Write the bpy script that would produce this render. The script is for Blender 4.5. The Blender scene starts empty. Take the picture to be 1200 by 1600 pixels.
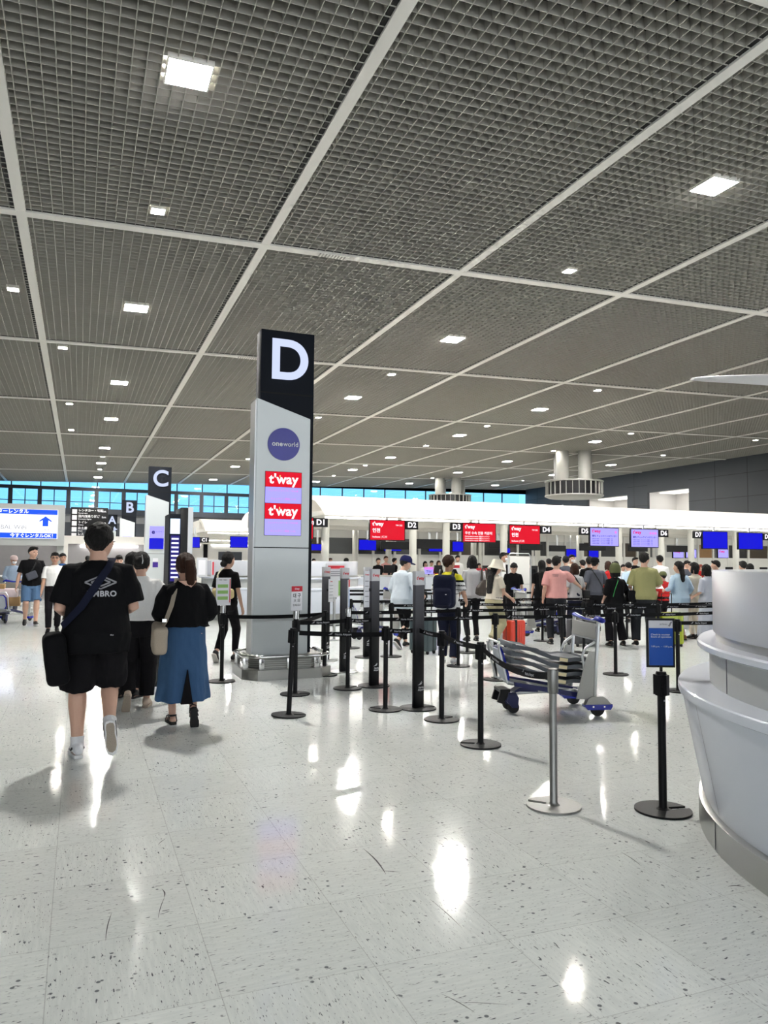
import bpy, bmesh, math, random
import numpy as np
from mathutils import Vector, Matrix, noise
random.seed(7)
PI = math.pi
C = bpy.context.scene.collection
SC = bpy.context.scene
# ---------------------------------------------------------------- camera
F, PIT, ROLL, YAW, EYE = 1187.81, 0.06314619, 0.00833818, 0.37929328, 1.6
cy_, sy_ = math.cos(YAW), math.sin(YAW)
FW = Vector((sy_*math.cos(PIT), cy_*math.cos(PIT), math.sin(PIT)))
rt_ = Vector((cy_, -sy_, 0)); up_ = rt_.cross(FW)
RT = rt_*math.cos(ROLL)+up_*math.sin(ROLL); UP = -rt_*math.sin(ROLL)+up_*math.cos(ROLL)
cam_d = bpy.data.cameras.new('camera'); cam = bpy.data.objects.new('camera', cam_d); C.objects.link(cam)
cam_d.sensor_fit = 'VERTICAL'; cam_d.sensor_height = 24; cam_d.lens = F/1600*24; cam_d.clip_end = 300
M = Matrix.Identity(4)
for i in range(3): M[i][0], M[i][1], M[i][2] = RT[i], UP[i], -FW[i]
M[2][3] = EYE
cam.matrix_world = M; SC.camera = cam
SC.view_settings.view_transform = 'Standard'; SC.view_settings.look = 'None'
SC.view_settings.gamma = 1; SC.view_settings.use_curve_mapping = False
SC.view_settings.exposure = 1.32
SC.cycles.use_denoising = True
SC.cycles.max_bounces = 7; SC.cycles.diffuse_bounces = 4; SC.cycles.glossy_bounces = 4
SC.cycles.transparent_max_bounces = 8
SC.cycles.sample_clamp_indirect = 6
# measuring: a pixel of the photograph on a world plane
def ray(x, y): return FW + RT*((x-600)/F) + UP*((800-y)/F)
def atz(x, y, z=0.0):
    d = ray(x, y); t = (z-EYE)/d.z; return Vector((d.x*t, d.y*t, z))
def aty(x, y, Y):
    d = ray(x, y); t = Y/d.y; return Vector((d.x*t, Y, EYE+d.z*t))
# ---------------------------------------------------------------- world
W = bpy.data.worlds.new('world'); SC.world = W; W.use_nodes = True
nt = W.node_tree; nt.nodes.clear()
def nd(t, **k):
    n = nt.nodes.new(t)
    for a, b in k.items(): setattr(n, a, b)
    return n
o_ = nd('ShaderNodeOutputWorld'); b_ = nd('ShaderNodeBackground'); tc = nd('ShaderNodeTexCoord')
sx = nd('ShaderNodeSeparateXYZ'); mr = nd('ShaderNodeMapRange'); mr.inputs[1].default_value = 0.0; mr.inputs[2].default_value = 0.35
cr = nd('ShaderNodeMix', data_type='RGBA')
nt.links.new(tc.outputs['Generated'], sx.inputs[0]); nt.links.new(sx.outputs['Y'], mr.inputs[0])
nt.links.new(mr.outputs[0], cr.inputs[0]); cr.inputs[6].default_value = (0.92, 0.97, 1, 1); cr.inputs[7].default_value = (0.20, 0.58, 0.95, 1)
nt.links.new(cr.outputs[2], b_.inputs[0]); b_.inputs[1].default_value = 0.75
nt.links.new(b_.outputs[0], o_.inputs[0])
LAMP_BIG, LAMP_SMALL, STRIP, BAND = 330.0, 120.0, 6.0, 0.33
# ---------------------------------------------------------------- materials
MATS = {}
def mat(name, col, rough=0.5, metal=0.0, emit=None, es=0.0, bump=0.0, bscale=60, spec=0.5, var=0.0, coat=0.0):
    if name in MATS: return MATS[name]
    m = bpy.data.materials.new(name); m.use_nodes = True; t = m.node_tree; p = t.nodes['Principled BSDF']
    col = tuple(col)+(1,) if len(col) == 3 else col
    p.inputs['Base Color'].default_value = col; p.inputs['Roughness'].default_value = rough
    p.inputs['Metallic'].default_value = metal; p.inputs['Specular IOR Level'].default_value = spec
    p.inputs['Coat Weight'].default_value = coat
    if emit:
        p.inputs['Emission Color'].default_value = tuple(emit)+(1,); p.inputs['Emission Strength'].default_value = es
    co = t.nodes.new('ShaderNodeTexCoord')
    if bump or var:
        nz = t.nodes.new('ShaderNodeTexNoise'); nz.inputs['Scale'].default_value = bscale; nz.inputs['Detail'].default_value = 4
        t.links.new(co.outputs['Object'], nz.inputs['Vector'])
    if bump:
        bp = t.nodes.new('ShaderNodeBump'); bp.inputs['Strength'].default_value = bump; bp.inputs['Distance'].default_value = 0.01
        t.links.new(nz.outputs[0], bp.inputs['Height']); t.links.new(bp.outputs[0], p.inputs['Normal'])
    if var:
        mx = t.nodes.new('ShaderNodeMix'); mx.data_type = 'RGBA'
        mx.inputs[6].default_value = tuple(c*(1-var) for c in col[:3])+(1,); mx.inputs[7].default_value = tuple(min(1, c*(1+var)) for c in col[:3])+(1,)
        t.links.new(nz.outputs[0], mx.inputs[0]); t.links.new(mx.outputs[2], p.inputs['Base Color'])
    MATS[name] = m; return m
def cloth(name, col, scale=140): return mat(name, col, 0.9, bump=0.35, bscale=scale, spec=0.15, var=0.12)
def glow(name, col, s): return mat(name, (0.01, 0.01, 0.01), 0.5, spec=0.08, emit=col, es=s*(0.53 if s < 3 else 1))
white = mat('white_laminate', (0.80, 0.845, 0.94), 0.25, var=0.02, bscale=3, coat=0.3)
white_g = mat('grey_white_laminate', (0.6, 0.61, 0.6), 0.35, var=0.02, bscale=3)
panelw = mat('pillar_panel_glass', (0.62, 0.66, 0.67), 0.12, var=0.04, bscale=2, coat=0.6)
steel = mat('brushed_steel', (0.52, 0.52, 0.5), 0.28, 1.0, bump=0.08, bscale=90)
chrome = mat('polished_chrome', (0.75, 0.75, 0.74), 0.12, 1.0)
alu = mat('silver_aluminium', (0.62, 0.63, 0.64), 0.35, 0.85)
black = mat('black_plastic', (0.004, 0.004, 0.005), 0.4, spec=0.3, var=0.1, bscale=30)
blackm = mat('matte_black_powdercoat', (0.004, 0.004, 0.005), 0.5, spec=0.22, bump=0.1, bscale=300)
navyblk = mat('dark_sign_panel', (0.006, 0.008, 0.013), 0.6, spec=0.15)
dkgrey = mat('dark_grey_wall_panel', (0.032, 0.036, 0.042), 0.6, var=0.08, bscale=1)
beam_m = mat('warm_white_frame_paint', (0.84, 0.82, 0.77), 0.5, var=0.03, bscale=4)
rubber = mat('black_rubber', (0.012, 0.012, 0.012), 0.8, bump=0.2)
blue_pl = mat('royal_blue_plastic', (0.01, 0.02, 0.32), 0.25, var=0.05, coat=0.4)
tray_m = mat('slate_grey_tray_plastic', (0.06, 0.07, 0.082), 0.5, bump=0.1, bscale=200)
label_m = mat('cream_sticker', (0.75, 0.65, 0.4), 0.6)
paper = mat('white_paper', (0.8, 0.8, 0.84), 0.6)
ink = mat('black_ink', (0.01, 0.01, 0.012), 0.6)
redp = mat('red_print', (0.62, 0.02, 0.04), 0.5)
greenp = mat('green_print', (0.28, 0.5, 0.14), 0.5)
belt_m = mat('black_belt_webbing', (0.004, 0.004, 0.005), 0.8, spec=0.15, bump=0.3, bscale=500)
letter_w = mat('white_lettering', (0.8, 0.8, 0.82), 0.5)
letter_g = mat('pale_grey_lettering', (0.42, 0.42, 0.45), 0.5)
scr_red = glow('red_screen', (0.72, 0.002, 0.02), 0.85)
scr_lil = glow('lilac_screen', (0.36, 0.33, 1.0), 1.0)
scr_blue = glow('blue_screen', (0.001, 0.001, 0.62), 0.9)
scr_white = glow('white_screen_text', (1, 0.95, 1), 1.1)
scr_pink = glow('pink_screen_text', (0.85, 0.25, 0.85), 0.8)
scr_red_t = glow('red_screen_text', (0.8, 0.0, 0.12), 0.8)
scr_blk = glow('dark_screen_text', (0.03, 0.02, 0.25), 0.6)
lit_letter = glow('illuminated_letter', (0.66, 0.74, 1.0), 0.78)
lit_strip = glow('white_light_strip', (1, 0.97, 0.9), STRIP)
lamp_big = glow('downlight_diffuser', (1, 0.97, 0.92), LAMP_BIG)
lamp_small = glow('spot_diffuser', (1, 0.95, 0.86), LAMP_SMALL)
band_m = mat('painted_glow_white_canopy', (0.8, 0.79, 0.76), 0.4, emit=(1, 0.96, 0.9), es=BAND)  # lamp light on the fascia put in as emission; the fascia is no lamp
ad_white = glow('white_advert_panel', (0.93, 0.96, 1.0), 1.15)
ad_blue = glow('blue_advert_panel', (0.006, 0.09, 0.85), 0.9)
ad_grey = glow('grey_advert_text', (0.3, 0.3, 0.33), 0.8)
skin_l = mat('light_skin', (0.56, 0.34, 0.25), 0.55, bump=0.1, bscale=200, var=0.06)
skin_m = mat('medium_skin', (0.44, 0.25, 0.17), 0.55, bump=0.1, bscale=200, var=0.06)
feat = mat('dark_eyes_and_brows', (0.015, 0.01, 0.008), 0.4)
lips = mat('lips', (0.42, 0.15, 0.13), 0.5)
hair_b = mat('black_hair', (0.008, 0.007, 0.007), 0.6, bump=0.9, bscale=260, var=0.3, spec=0.2)
hair_br = mat('dark_brown_hair', (0.035, 0.014, 0.008), 0.6, bump=0.9, bscale=260, var=0.4, spec=0.2)
hair_g = mat('grey_hair', (0.35, 0.34, 0.33), 0.6, bump=0.9, bscale=260, var=0.2)
# ---------------------------------------------------------------- mesh helpers
def finish(name, bm, m=None, parent=None, smooth=None):
    me = bpy.data.meshes.new(name)
    bmesh.ops.recalc_face_normals(bm, faces=bm.faces)
    bm.to_mesh(me); bm.free()
    if m is not None: me.materials.append(m)
    if smooth is not None:
        me.polygons.foreach_set('use_smooth', [True]*len(me.polygons))
        if smooth < 180: me.set_sharp_from_angle(angle=math.radians(smooth))
    o = bpy.data.objects.new(name, me); C.objects.link(o)
    if parent is not None: o.parent = parent
    return o
def tag(o, label=None, cat=None, group=None, kind=None):
    if label: o['label'] = label
    if cat: o['category'] = cat
    if group: o['group'] = group
    if kind: o['kind'] = kind
    return o
def empty(name, loc=(0, 0, 0), rz=0, **k):
    o = bpy.data.objects.new(name, None); C.objects.link(o); o.location = loc; o.rotation_euler = (0, 0, rz)
    o.empty_display_size = 0.1
    return tag(o, **k)
def box(bm, x0, x1, y0, y1, z0, z1, mx=None):
    r = bmesh.ops.create_cube(bm, size=1)
    for v in r['verts']:
        v.co = Vector((x0+(v.co.x+.5)*(x1-x0), y0+(v.co.y+.5)*(y1-y0), z0+(v.co.z+.5)*(z1-z0)))
        if mx is not None: v.co = mx @ v.co
    return r['verts']
def bbox(bm, x0, x1, y0, y1, z0, z1, b=0.005, seg=2, mx=None):
    t = bmesh.new(); box(t, x0, x1, y0, y1, z0, z1)
    bmesh.ops.bevel(t, geom=t.edges[:]+t.verts[:], offset=b, segments=seg, affect='EDGES', profile=0.5)
    if mx is not None: t.transform(mx)
    me = bpy.data.meshes.new('t'); t.to_mesh(me); t.free(); bm.from_mesh(me); bpy.data.meshes.remove(me)
def B(name, m, dims, parent=None, b=0.0, mx=None, **k):
    bm = bmesh.new()
    if b: bbox(bm, *dims, b=b, mx=mx)
    else: box(bm, *dims, mx=mx)
    o = finish(name, bm, m, parent, smooth=30 if b else None)
    if k: tag(o, **k)
    return o
def lathe(bm, prof, n=32, cx=0, cy=0, cz=0, a0=0, a1=2*PI, cap=True):
    full = abs(a1-a0-2*PI) < 1e-6; k = n if full else n+1; rings = []
    for r, z in prof:
        rings.append([bm.verts.new((cx+r*math.cos(a0+(a1-a0)*i/n), cy+r*math.sin(a0+(a1-a0)*i/n), cz+z)) for i in range(k)])
    for a, b in zip(rings, rings[1:]):
        for i in range(n):
            j = (i+1) % k; bm.faces.new((a[i], a[j], b[j], b[i]))
    if cap and full:
        bm.faces.new(rings[0][::-1]); bm.faces.new(rings[-1])
    return rings
def prism(bm, pts, y0, y1, mx=None, axis='y'):
    def P(a, b, c):
        v = Vector((a, c, b)) if axis == 'y' else (Vector((a, b, c)) if axis == 'z' else Vector((c, a, b)))
        return mx @ v if mx is not None else v
    f = [bm.verts.new(P(a, b, y0)) for a, b in pts]; g = [bm.verts.new(P(a, b, y1)) for a, b in pts]
    bm.faces.new(f); bm.faces.new(g[::-1]); n = len(pts)
    for i in range(n): bm.faces.new((f[i], g[i], g[(i+1) % n], f[(i+1) % n]))
def tube(bm, pts, rad, side=None, n=10, dome=True):
    """closed tube through pts; rad per point: r or (across, along-normal)"""
    pts = [Vector(p) for p in pts]; k = len(pts)
    rad = [(r, r) if not isinstance(r, (tuple, list)) else r for r in (rad if isinstance(rad, list) else [rad]*k)]
    if dome:
        d0 = (pts[0]-pts[1]).normalized(); d1 = (pts[-1]-pts[-2]).normalized()
        pts = [pts[0]+d0*min(rad[0])*.6]+pts+[pts[-1]+d1*min(rad[-1])*.6]
        rad = [tuple(q*.6 for q in rad[0])]+rad+[tuple(q*.6 for q in rad[-1])]; k += 2
    rings = []; u = None
    for i in range(k):
        t = (pts[min(i+1, k-1)]-pts[max(i-1, 0)]).normalized()
        if u is None:
            u = Vector(side) if side is not None else (Vector((1, 0, 0)) if abs(t.x) < .8 else Vector((0, 1, 0)))
        elif side is not None: u = Vector(side)
        u = (u-t*u.dot(t)).normalized(); v = t.cross(u)
        rings.append([bm.verts.new(pts[i]+u*(rad[i][0]*math.cos(2*PI*j/n))+v*(rad[i][1]*math.sin(2*PI*j/n))) for j in range(n)])
    for a, b in zip(rings, rings[1:]):
        for j in range(n): bm.faces.new((a[j], a[(j+1) % n], b[(j+1) % n], b[j]))
    bm.faces.new(rings[0][::-1]); bm.faces.new(rings[-1])
def rings_loft(bm, rings):
    R = [[bm.verts.new(p) for p in r] for r in rings]; n = len(R[0])
    for a, b in zip(R, R[1:]):
        for j in range(n): bm.faces.new((a[j], a[(j+1) % n], b[(j+1) % n], b[j]))
    bm.faces.new(R[0][::-1]); bm.faces.new(R[-1])
def ell(bm, c, r, u=16, v=10, mx=None):
    q = bmesh.ops.create_uvsphere(bm, u_segments=u, v_segments=v, radius=1)
    for w in q['verts']:
        w.co = Vector((c[0]+w.co.x*r[0], c[1]+w.co.y*r[1], c[2]+w.co.z*r[2]))
        if mx is not None: w.co = mx @ w.co
    return q['verts']
TXT = {}
def text(body, size, m, parent, loc, rot=(PI/2, 0, 0), bold=0.0, align='CENTER', name='lettering', ext=0.002, sx=1.0, **k):
    key = (body, size, bold, align, ext, m.name, sx)
    if key not in TXT:
        cu = bpy.data.curves.new('t', 'FONT'); cu.body = body; cu.size = size; cu.offset = bold*size; cu.align_x = align; cu.align_y = 'CENTER'
        cu.extrude = ext; cu.resolution_u = 8 if size > .3 else 3; cu.space_character = 1+bold*2; cu.space_line = 0.85
        t = bpy.data.objects.new('t', cu); C.objects.link(t)
        me = bpy.data.meshes.new_from_object(t.evaluated_get(bpy.context.evaluated_depsgraph_get()))
        bpy.data.objects.remove(t); me.materials.clear(); me.materials.append(m)
        if sx != 1: me.transform(Matrix.Diagonal((sx, 1, 1, 1)))
        TXT[key] = me
    o = bpy.data.objects.new(name, TXT[key]); C.objects.link(o); o.parent = parent; o.location = loc; o.rotation_euler = rot
    if k: tag(o, **k)
    return o
def children(o, pool=None): return [c for c in (pool or C.objects) if c.parent == o]
def copy_tree(o, loc=None, rz=None, label=None, parent=None, drop=()):
    c = o.copy(); C.objects.link(c)
    if parent is not None: c.parent = parent
    for ch in list(o.children):
        if ch.name.split('.')[0] not in drop: copy_tree(ch, parent=c)
    if loc is not None: c.location = loc
    if rz is not None: c.rotation_euler = (0, 0, rz)
    if label: c['label'] = label
    return c
def rebase(e, p):
    p = Vector(p); R = Matrix.Rotation(e.rotation_euler.z, 4, 'Z'); e.location = e.location+(R @ p)
    for c in e.children: c.location = c.location-p
# ---------------------------------------------------------------- the hall
GX0, GY0, GSX, GSY, SLOPE, HC = -1.5967, 20.0431, 6.0026, 11.8169, 0.0268871, 8.39+EYE
def cz(x): return HC+SLOPE*x
XL, XR, YB, YE = -19.6, 57.5, -9.5, 91.0
# floor
def floor_mat():
    m = bpy.data.materials.new('speckled_vinyl_tiles'); m.use_nodes = True; t = m.node_tree; p = t.nodes['Principled BSDF']
    def N(ty, **k):
        n = t.nodes.new(ty)
        for a, b in k.items(): setattr(n, a, b)
        return n
    L = t.links.new
    co = N('ShaderNodeTexCoord').outputs['Object']
    def mp(sc, loc=(0, 0, 0)):
        q = N('ShaderNodeMapping'); q.inputs['Scale'].default_value = sc; q.inputs['Location'].default_value = loc; L(co, q.inputs[0]); return q.outputs[0]
    def nz(vec, s, d=3, r=0.6):
        q = N('ShaderNodeTexNoise'); q.inputs['Scale'].default_value = s; q.inputs['Detail'].default_value = d; q.inputs['Roughness'].default_value = r; L(vec, q.inputs['Vector']); return q.outputs[0]
    def mt(op, a, b=None, c=None, clamp=False):
        q = N('ShaderNodeMath', operation=op); q.use_clamp = clamp
        for i, v in enumerate((a, b, c)):
            if v is None: continue
            if hasattr(v, 'links'): L(v, q.inputs[i])
            else: q.inputs[i].default_value = v
        return q.outputs[0]
    def rng(v, a, b, c=0.0, d=1.0):
        q = N('ShaderNodeMapRange'); L(v, q.inputs[0]); q.inputs[1].default_value = a; q.inputs[2].default_value = b; q.inputs[3].default_value = c; q.inputs[4].default_value = d; return q.outputs[0]
    T = 0.6
    ck = N('ShaderNodeTexChecker'); ck.inputs['Scale'].default_value = 1/T; L(mp((1, 1, 1), (0.07, 0.11, 0.3)), ck.inputs[0]); chk = ck.outputs['Fac']
    def pick(a, b):
        q = N('ShaderNodeMix'); q.data_type = 'FLOAT'; L(chk, q.inputs[0]); L(a, q.inputs[2]); L(b, q.inputs[3]); return q.outputs[0]
    st = pick(nz(mp((1, 9, 1)), 7, 4), nz(mp((9, 1, 1)), 7, 4))
    fl = pick(nz(mp((1, 4, 1)), 16, 2), nz(mp((4, 1, 1)), 16, 2))
    fl2 = pick(nz(mp((1, 5, 1), (4, 2, 0)), 38, 1), nz(mp((5, 1, 1), (4, 2, 0)), 38, 1))
    sp = N('ShaderNodeTexVoronoi'); sp.inputs['Scale'].default_value = 17; L(pick_v := mp((1, 1, 1)), sp.inputs['Vector'])
    spk = mt('MULTIPLY', rng(sp.outputs['Distance'], 0.17, 0.12), rng(nz(mp((1, 1, 1)), 5, 1), 0.50, 0.58))
    dark = mt('ADD', mt('ADD', rng(fl, 0.655, 0.70), mt('MULTIPLY', rng(fl2, 0.665, 0.72), 0.8)), mt('MULTIPLY', spk, 0.9), clamp=True)
    # tile joints
    s = N('ShaderNodeSeparateXYZ'); L(co, s.inputs[0])
    def joint(v, off):
        fr = mt('FRACT', mt('DIVIDE', mt('ADD', v, off), T)); return mt('LESS_THAN', fr, 0.006)
    jt = mt('MAXIMUM', joint(s.outputs[0], 0.07), joint(s.outputs[1], 0.11))
    # per-tile tint
    wn = N('ShaderNodeTexWhiteNoise'); wn.noise_dimensions = '2D'
    vf = N('ShaderNodeVectorMath', operation='FLOOR'); L(mp((1/T, 1/T, 1), (0.07/T, 0.11/T, 0)), vf.inputs[0]); L(vf.outputs[0], wn.inputs['Vector'])
    base = N('ShaderNodeMix'); base.data_type = 'RGBA'; L(rng(st, 0.35, 0.68), base.inputs[0])
    base.inputs[6].default_value = (0.71, 0.735, 0.71, 1); base.inputs[7].default_value = (0.62, 0.65, 0.635, 1)
    ti = N('ShaderNodeMix'); ti.data_type = 'RGBA'; ti.blend_type = 'MULTIPLY'; ti.inputs[0].default_value = 1; L(base.outputs[2], ti.inputs[6])
    tv = N('ShaderNodeCombineColor'); v = rng(wn.outputs['Value'], 0, 1, 0.965, 1.02)
    for i in range(3): L(v, tv.inputs[i])
    L(tv.outputs[0], ti.inputs[7])
    d2 = N('ShaderNodeMix'); d2.data_type = 'RGBA'; L(mt('MULTIPLY', dark, 0.85), d2.inputs[0]); L(ti.outputs[2], d2.inputs[6]); d2.inputs[7].default_value = (0.03, 0.03, 0.05, 1)
    d3 = N('ShaderNodeMix'); d3.data_type = 'RGBA'; L(mt('MULTIPLY', jt, 0.35), d3.inputs[0]); L(d2.outputs[2], d3.inputs[6]); d3.inputs[7].default_value = (0.15, 0.15, 0.15, 1)
    L(d3.outputs[2], p.inputs['Base Color'])
    L(rng(nz(mp((1, 1, 1)), 2.5, 4), 0.3, 0.7, 0.06, 0.095), p.inputs['Roughness'])
    p.inputs['Specular IOR Level'].default_value = 0.3
    bp = N('ShaderNodeBump'); bp.inputs['Strength'].default_value = 0.22; bp.inputs['Distance'].default_value = 0.004
    L(nz(mp((1, 1, 1)), 5, 2), bp.inputs['Height']); L(bp.outputs[0], p.inputs['Normal'])
    return m
fl = B('floor', floor_mat(), (XL, XR, YB, YE, -0.2, 0), kind='structure', label='glossy speckled white tile floor')
scuff = mat('scuff_rubber', (0.06, 0.055, 0.06), 0.7)
for a, b, w in (((569, 1327), (603, 1366), 2.6), ((590, 1361), (627, 1363), 1.6), ((690, 1553), (742, 1582), 1.6), ((712, 1566), (795, 1570), 1.2),
                ((970, 1331), (1002, 1353), 1.4), ((1138, 1385), (1165, 1386), 3), ((165, 1470), (175, 1425), 1.6), ((247, 1435), (258, 1400), 1.2),
                ((247, 1320), (260, 1310), 1.2), ((253, 1389), (256, 1402), 2), ((672, 1405), (722, 1450), 1.2)):
    bm = bmesh.new(); p0 = atz(*a, .0012); p1 = atz(*b, .0012); d = (p1-p0); nrm = Vector((-d.y, d.x, 0)).normalized()*(w*p0.length/F/2)
    L_ = []; R_ = []
    for i in range(7):
        t = i/6; q = p0+d*t+nrm*math.sin(t*PI)*2.5; ww = math.sin(max(.08, t*.92+.04)*PI)
        L_.append(bm.verts.new(q+nrm*ww)); R_.append(bm.verts.new(q-nrm*ww))
    for i in range(6): bm.faces.new((L_[i], L_[i+1], R_[i+1], R_[i]))
    finish('scuff_mark', bm, scuff, fl)
# ceiling: plenum, louvre grid, frames
bm = bmesh.new()
vs = [bm.verts.new((x, y, cz(x)+0.75)) for x, y in ((XL, YB), (XR, YB), (XR, YE), (XL, YE))]; bm.faces.new(vs)
vs2 = [bm.verts.new(v.co+Vector((0, 0, .2))) for v in vs]; bm.faces.new(vs2[::-1])
for i in range(4): bm.faces.new((vs[i], vs2[i], vs2[(i+1) % 4], vs[(i+1) % 4]))
ceil = finish('ceiling', bm, mat('dark_plenum', (0.012, 0.012, 0.013), 0.9, var=.1, bscale=1)); tag(ceil, kind='structure', label='dark void above the louvre ceiling')
louv = mat('grey_ceiling_louvre', (0.37, 0.36, 0.32), 0.5, var=0.06, bscale=1.5)
CELL = 0.24
bm = bmesh.new()
def bar(bm, a, b, w, h, z0):
    """bar on the sloping ceiling from plan point a to b"""
    a = Vector((a[0], a[1], 0)); b = Vector((b[0], b[1], 0)); n = (b-a).normalized(); s = Vector((-n.y, n.x, 0))*w/2
    q = [a-s, b-s, b+s, a+s]
    lo = [bm.verts.new((p.x, p.y, cz(p.x)+z0)) for p in q]; hi = [bm.verts.new((p.x, p.y, cz(p.x)+z0+h)) for p in q]
    bm.faces.new(lo); bm.faces.new(hi[::-1])
    for i in range(4): bm.faces.new((lo[i], hi[i], hi[(i+1) % 4], lo[(i+1) % 4]))
YC0 = 2.0
y = YC0
while y < YE: bar(bm, (XL, y), (XR, y), 0.014, 0.18, 0.03); y += CELL
x = XL
while x < XR: bar(bm, (x, YC0), (x, YE), 0.014, 0.18, 0.03); x += CELL
lo_ = finish('ceiling_louvre', bm, louv, ceil)
k = 0
for i in range(-3, 10):
    gx = GX0+i*GSX
    if gx > XR: break
    bm = bmesh.new(); bar(bm, (gx, YC0), (gx, YE), 0.24, 0.2, 0.0); k += 1
    tag(finish('trim_%d' % k, bm, beam_m), kind='structure', label='white ceiling frame running down the hall')
for j in range(-1, 7):
    gy = GY0+j*GSY
    if gy > YE: break
    bm = bmesh.new(); bar(bm, (XL, gy), (XR, gy), 0.30 if j == 0 else 0.24, 0.2, -0.004); k += 1
    tag(finish('trim_%d' % k, bm, beam_m), kind='structure', label='white ceiling frame running across the hall')
# dark shadow-gap channels beside the frames
bm = bmesh.new()
for i in range(-3, 10):
    gx = GX0+i*GSX
    if gx < XR: bar(bm, (gx-0.17, YC0), (gx-0.17, YE), 0.09, 0.15, 0.045)
for j in range(-1, 7):
    gy = GY0+j*GSY
    if gy < YE: bar(bm, (XL, gy-0.2), (XR, gy-0.2), 0.09, 0.15, 0.045)
finish('shadow_gap', bm, mat('black_gap', (0.006, 0.006, 0.006), 0.9, var=.1), ceil)
# vent grilles in the cross frame
for (px, py), lab in (((518, 402), 'slotted vent in the white ceiling frame above the tall D pillar'), ((385, 561), 'slotted vent in the second white ceiling frame, left of the D pillar')):
    d = ray(px, py); t = (HC-EYE)/(d.z-SLOPE*d.x); P = Vector((d.x*t, d.y*t, 0)); P.y = GY0 if py < 500 else GY0+GSY
    v = empty('ceiling_vent', (P.x, P.y, cz(P.x)), label=lab, cat='vent')
    B('frame', beam_m, (-.45, .45, -.13, .13, -.02, 0), v)
    bm = bmesh.new()
    for q in range(9): box(bm, -.40+q*.09, -.36+q*.09, -.11, .11, -.026, -.02)
    finish('slots', bm, mat('grille_grey', (.35, .34, .32), .6, var=.05), v)
# downlights
def lamp(kind):
    big = kind == 'big'; h = 0.36 if big else 0.15
    e = empty('ceiling_downlight')
    bm = bmesh.new()
    for a in ((-h-.03, -h, -h-.03, h+.03), (h, h+.03, -h-.03, h+.03), (-h, h, -h-.03, -h), (-h, h, h, h+.03)): box(bm, a[0], a[1], a[2], a[3], -.01, .09)
    finish('housing', bm, beam_m, e)
    bm = bmesh.new(); box(bm, -h, h, -h, h, 0.0, .03)
    finish('diffuser', bm, lamp_big if big else lamp_small, e)
    return e
BX = (1.5, 13.45, 25.3, 37.2, 49.2); BY = (13.15, 26.55, 38.4, 48.8, 62.0, 72.1, 85.0)
rows_w = ('first', 'second', 'third', 'fourth', 'fifth', 'sixth', 'farthest'); cols_w = ('above the walkway left of the D pillar', 'above the queue right of the D pillar', 'above the middle of the check-in rows', 'above the right side of the check-in rows', 'beside the dark panelled wall')
p_big = p_sm = None; grp_far = 'small distant ceiling downlights'
for i, bx in enumerate(BX):
    for j, by in enumerate(BY):
        if atz(0, 0, 0) and (bx > 0.72*by+6): continue
        lab = 'large square downlight %s, %s row' % (cols_w[i], rows_w[j])
        if p_big is None: o = p_big = lamp('big')
        else: o = copy_tree(p_big)
        o.location = (bx, by, cz(bx)); o.rotation_euler = (0, -math.atan(SLOPE), 0)
        tag(o, label=lab, cat='ceiling light', group='large square downlights')
SM = [(1.5, 18.8), (13.45, 18.8), (-.9, 32.6), (-.8, 44.5), (-.8, 53.7), (13.4, 32.8), (25.2, 32.8), (13.4, 44.7), (25.2, 44.6), (37.2, 44.6), (49.4, 44.6),
      (25.2, 54.3), (37.1, 54.3), (48.9, 54.3), (1.5, 67.3), (1.5, 77.3), (25.2, 68.2), (25.2, 78), (37, 78), (49.5, 79), (13.4, 66), (-2.2, 25.9)]
for n_, (bx, by) in enumerate(SM):
    if p_sm is None: o = p_sm = lamp('small')
    else: o = copy_tree(p_sm)
    o.location = (bx, by, cz(bx)); o.rotation_euler = (0, -math.atan(SLOPE), 0)
    side = 'left of the D pillar' if bx < 3 else ('just right of the D pillar' if bx < 20 else ('over the middle check-in rows' if bx < 40 else 'near the dark panelled wall'))
    same = [v for v in SM if (v[0] < 3) == (bx < 3) and (3 <= v[0] < 20) == (3 <= bx < 20) and (20 <= v[0] < 40) == (20 <= bx < 40)]; same.sort(key=lambda v: (v[1], v[0]))
    tag(o, label='small spot downlight %s, %s' % (side, ('nearest', 'second nearest', 'third nearest', 'fourth nearest', 'fifth nearest', 'sixth nearest', 'seventh nearest', 'eighth nearest')[same.index((bx, by))]), cat='ceiling light', group='small spot downlights')
# end wall and clerestory windows
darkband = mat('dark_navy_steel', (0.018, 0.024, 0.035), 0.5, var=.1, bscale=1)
far_grey = mat('far_grey_panel', (0.16, 0.165, 0.17), 0.6, var=.06, bscale=.6)
B('wall_far', far_grey, (XL, XR, YE, YE+.3, 0, 6.9), kind='structure', label='far end wall below the clerestory')
B('trim_30', darkband, (XL, XR, YE-.25, YE+.3, 9.05, 9.3), kind='structure')
B('trim_31', darkband, (XL, XR, YE-.3, YE+.3, 6.4, 6.95), kind='structure')
bm = bmesh.new()
for s_ in range(2):
    pass
vs = [bm.verts.new(p) for p in ((XL, YE-.1, 10.0), (XR, YE-.1, 10.9), (XR, YE-.1, 12.6), (XL, YE-.1, 10.5))]; bm.faces.new(vs); 
bmesh.ops.solidify(bm, geom=bm.faces[:], thickness=.2)
tag(finish('trim_32', bm, darkband), kind='structure')
glassm = bpy.data.materials.new('clear_glass'); glassm.use_nodes = True
t_ = glassm.node_tree; t_.nodes.clear(); oo = t_.nodes.new('ShaderNodeOutputMaterial'); mxs = t_.nodes.new('ShaderNodeMixShader'); tr = t_.nodes.new('ShaderNodeBsdfTransparent'); gl_ = t_.nodes.new('ShaderNodeBsdfGlossy')
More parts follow.
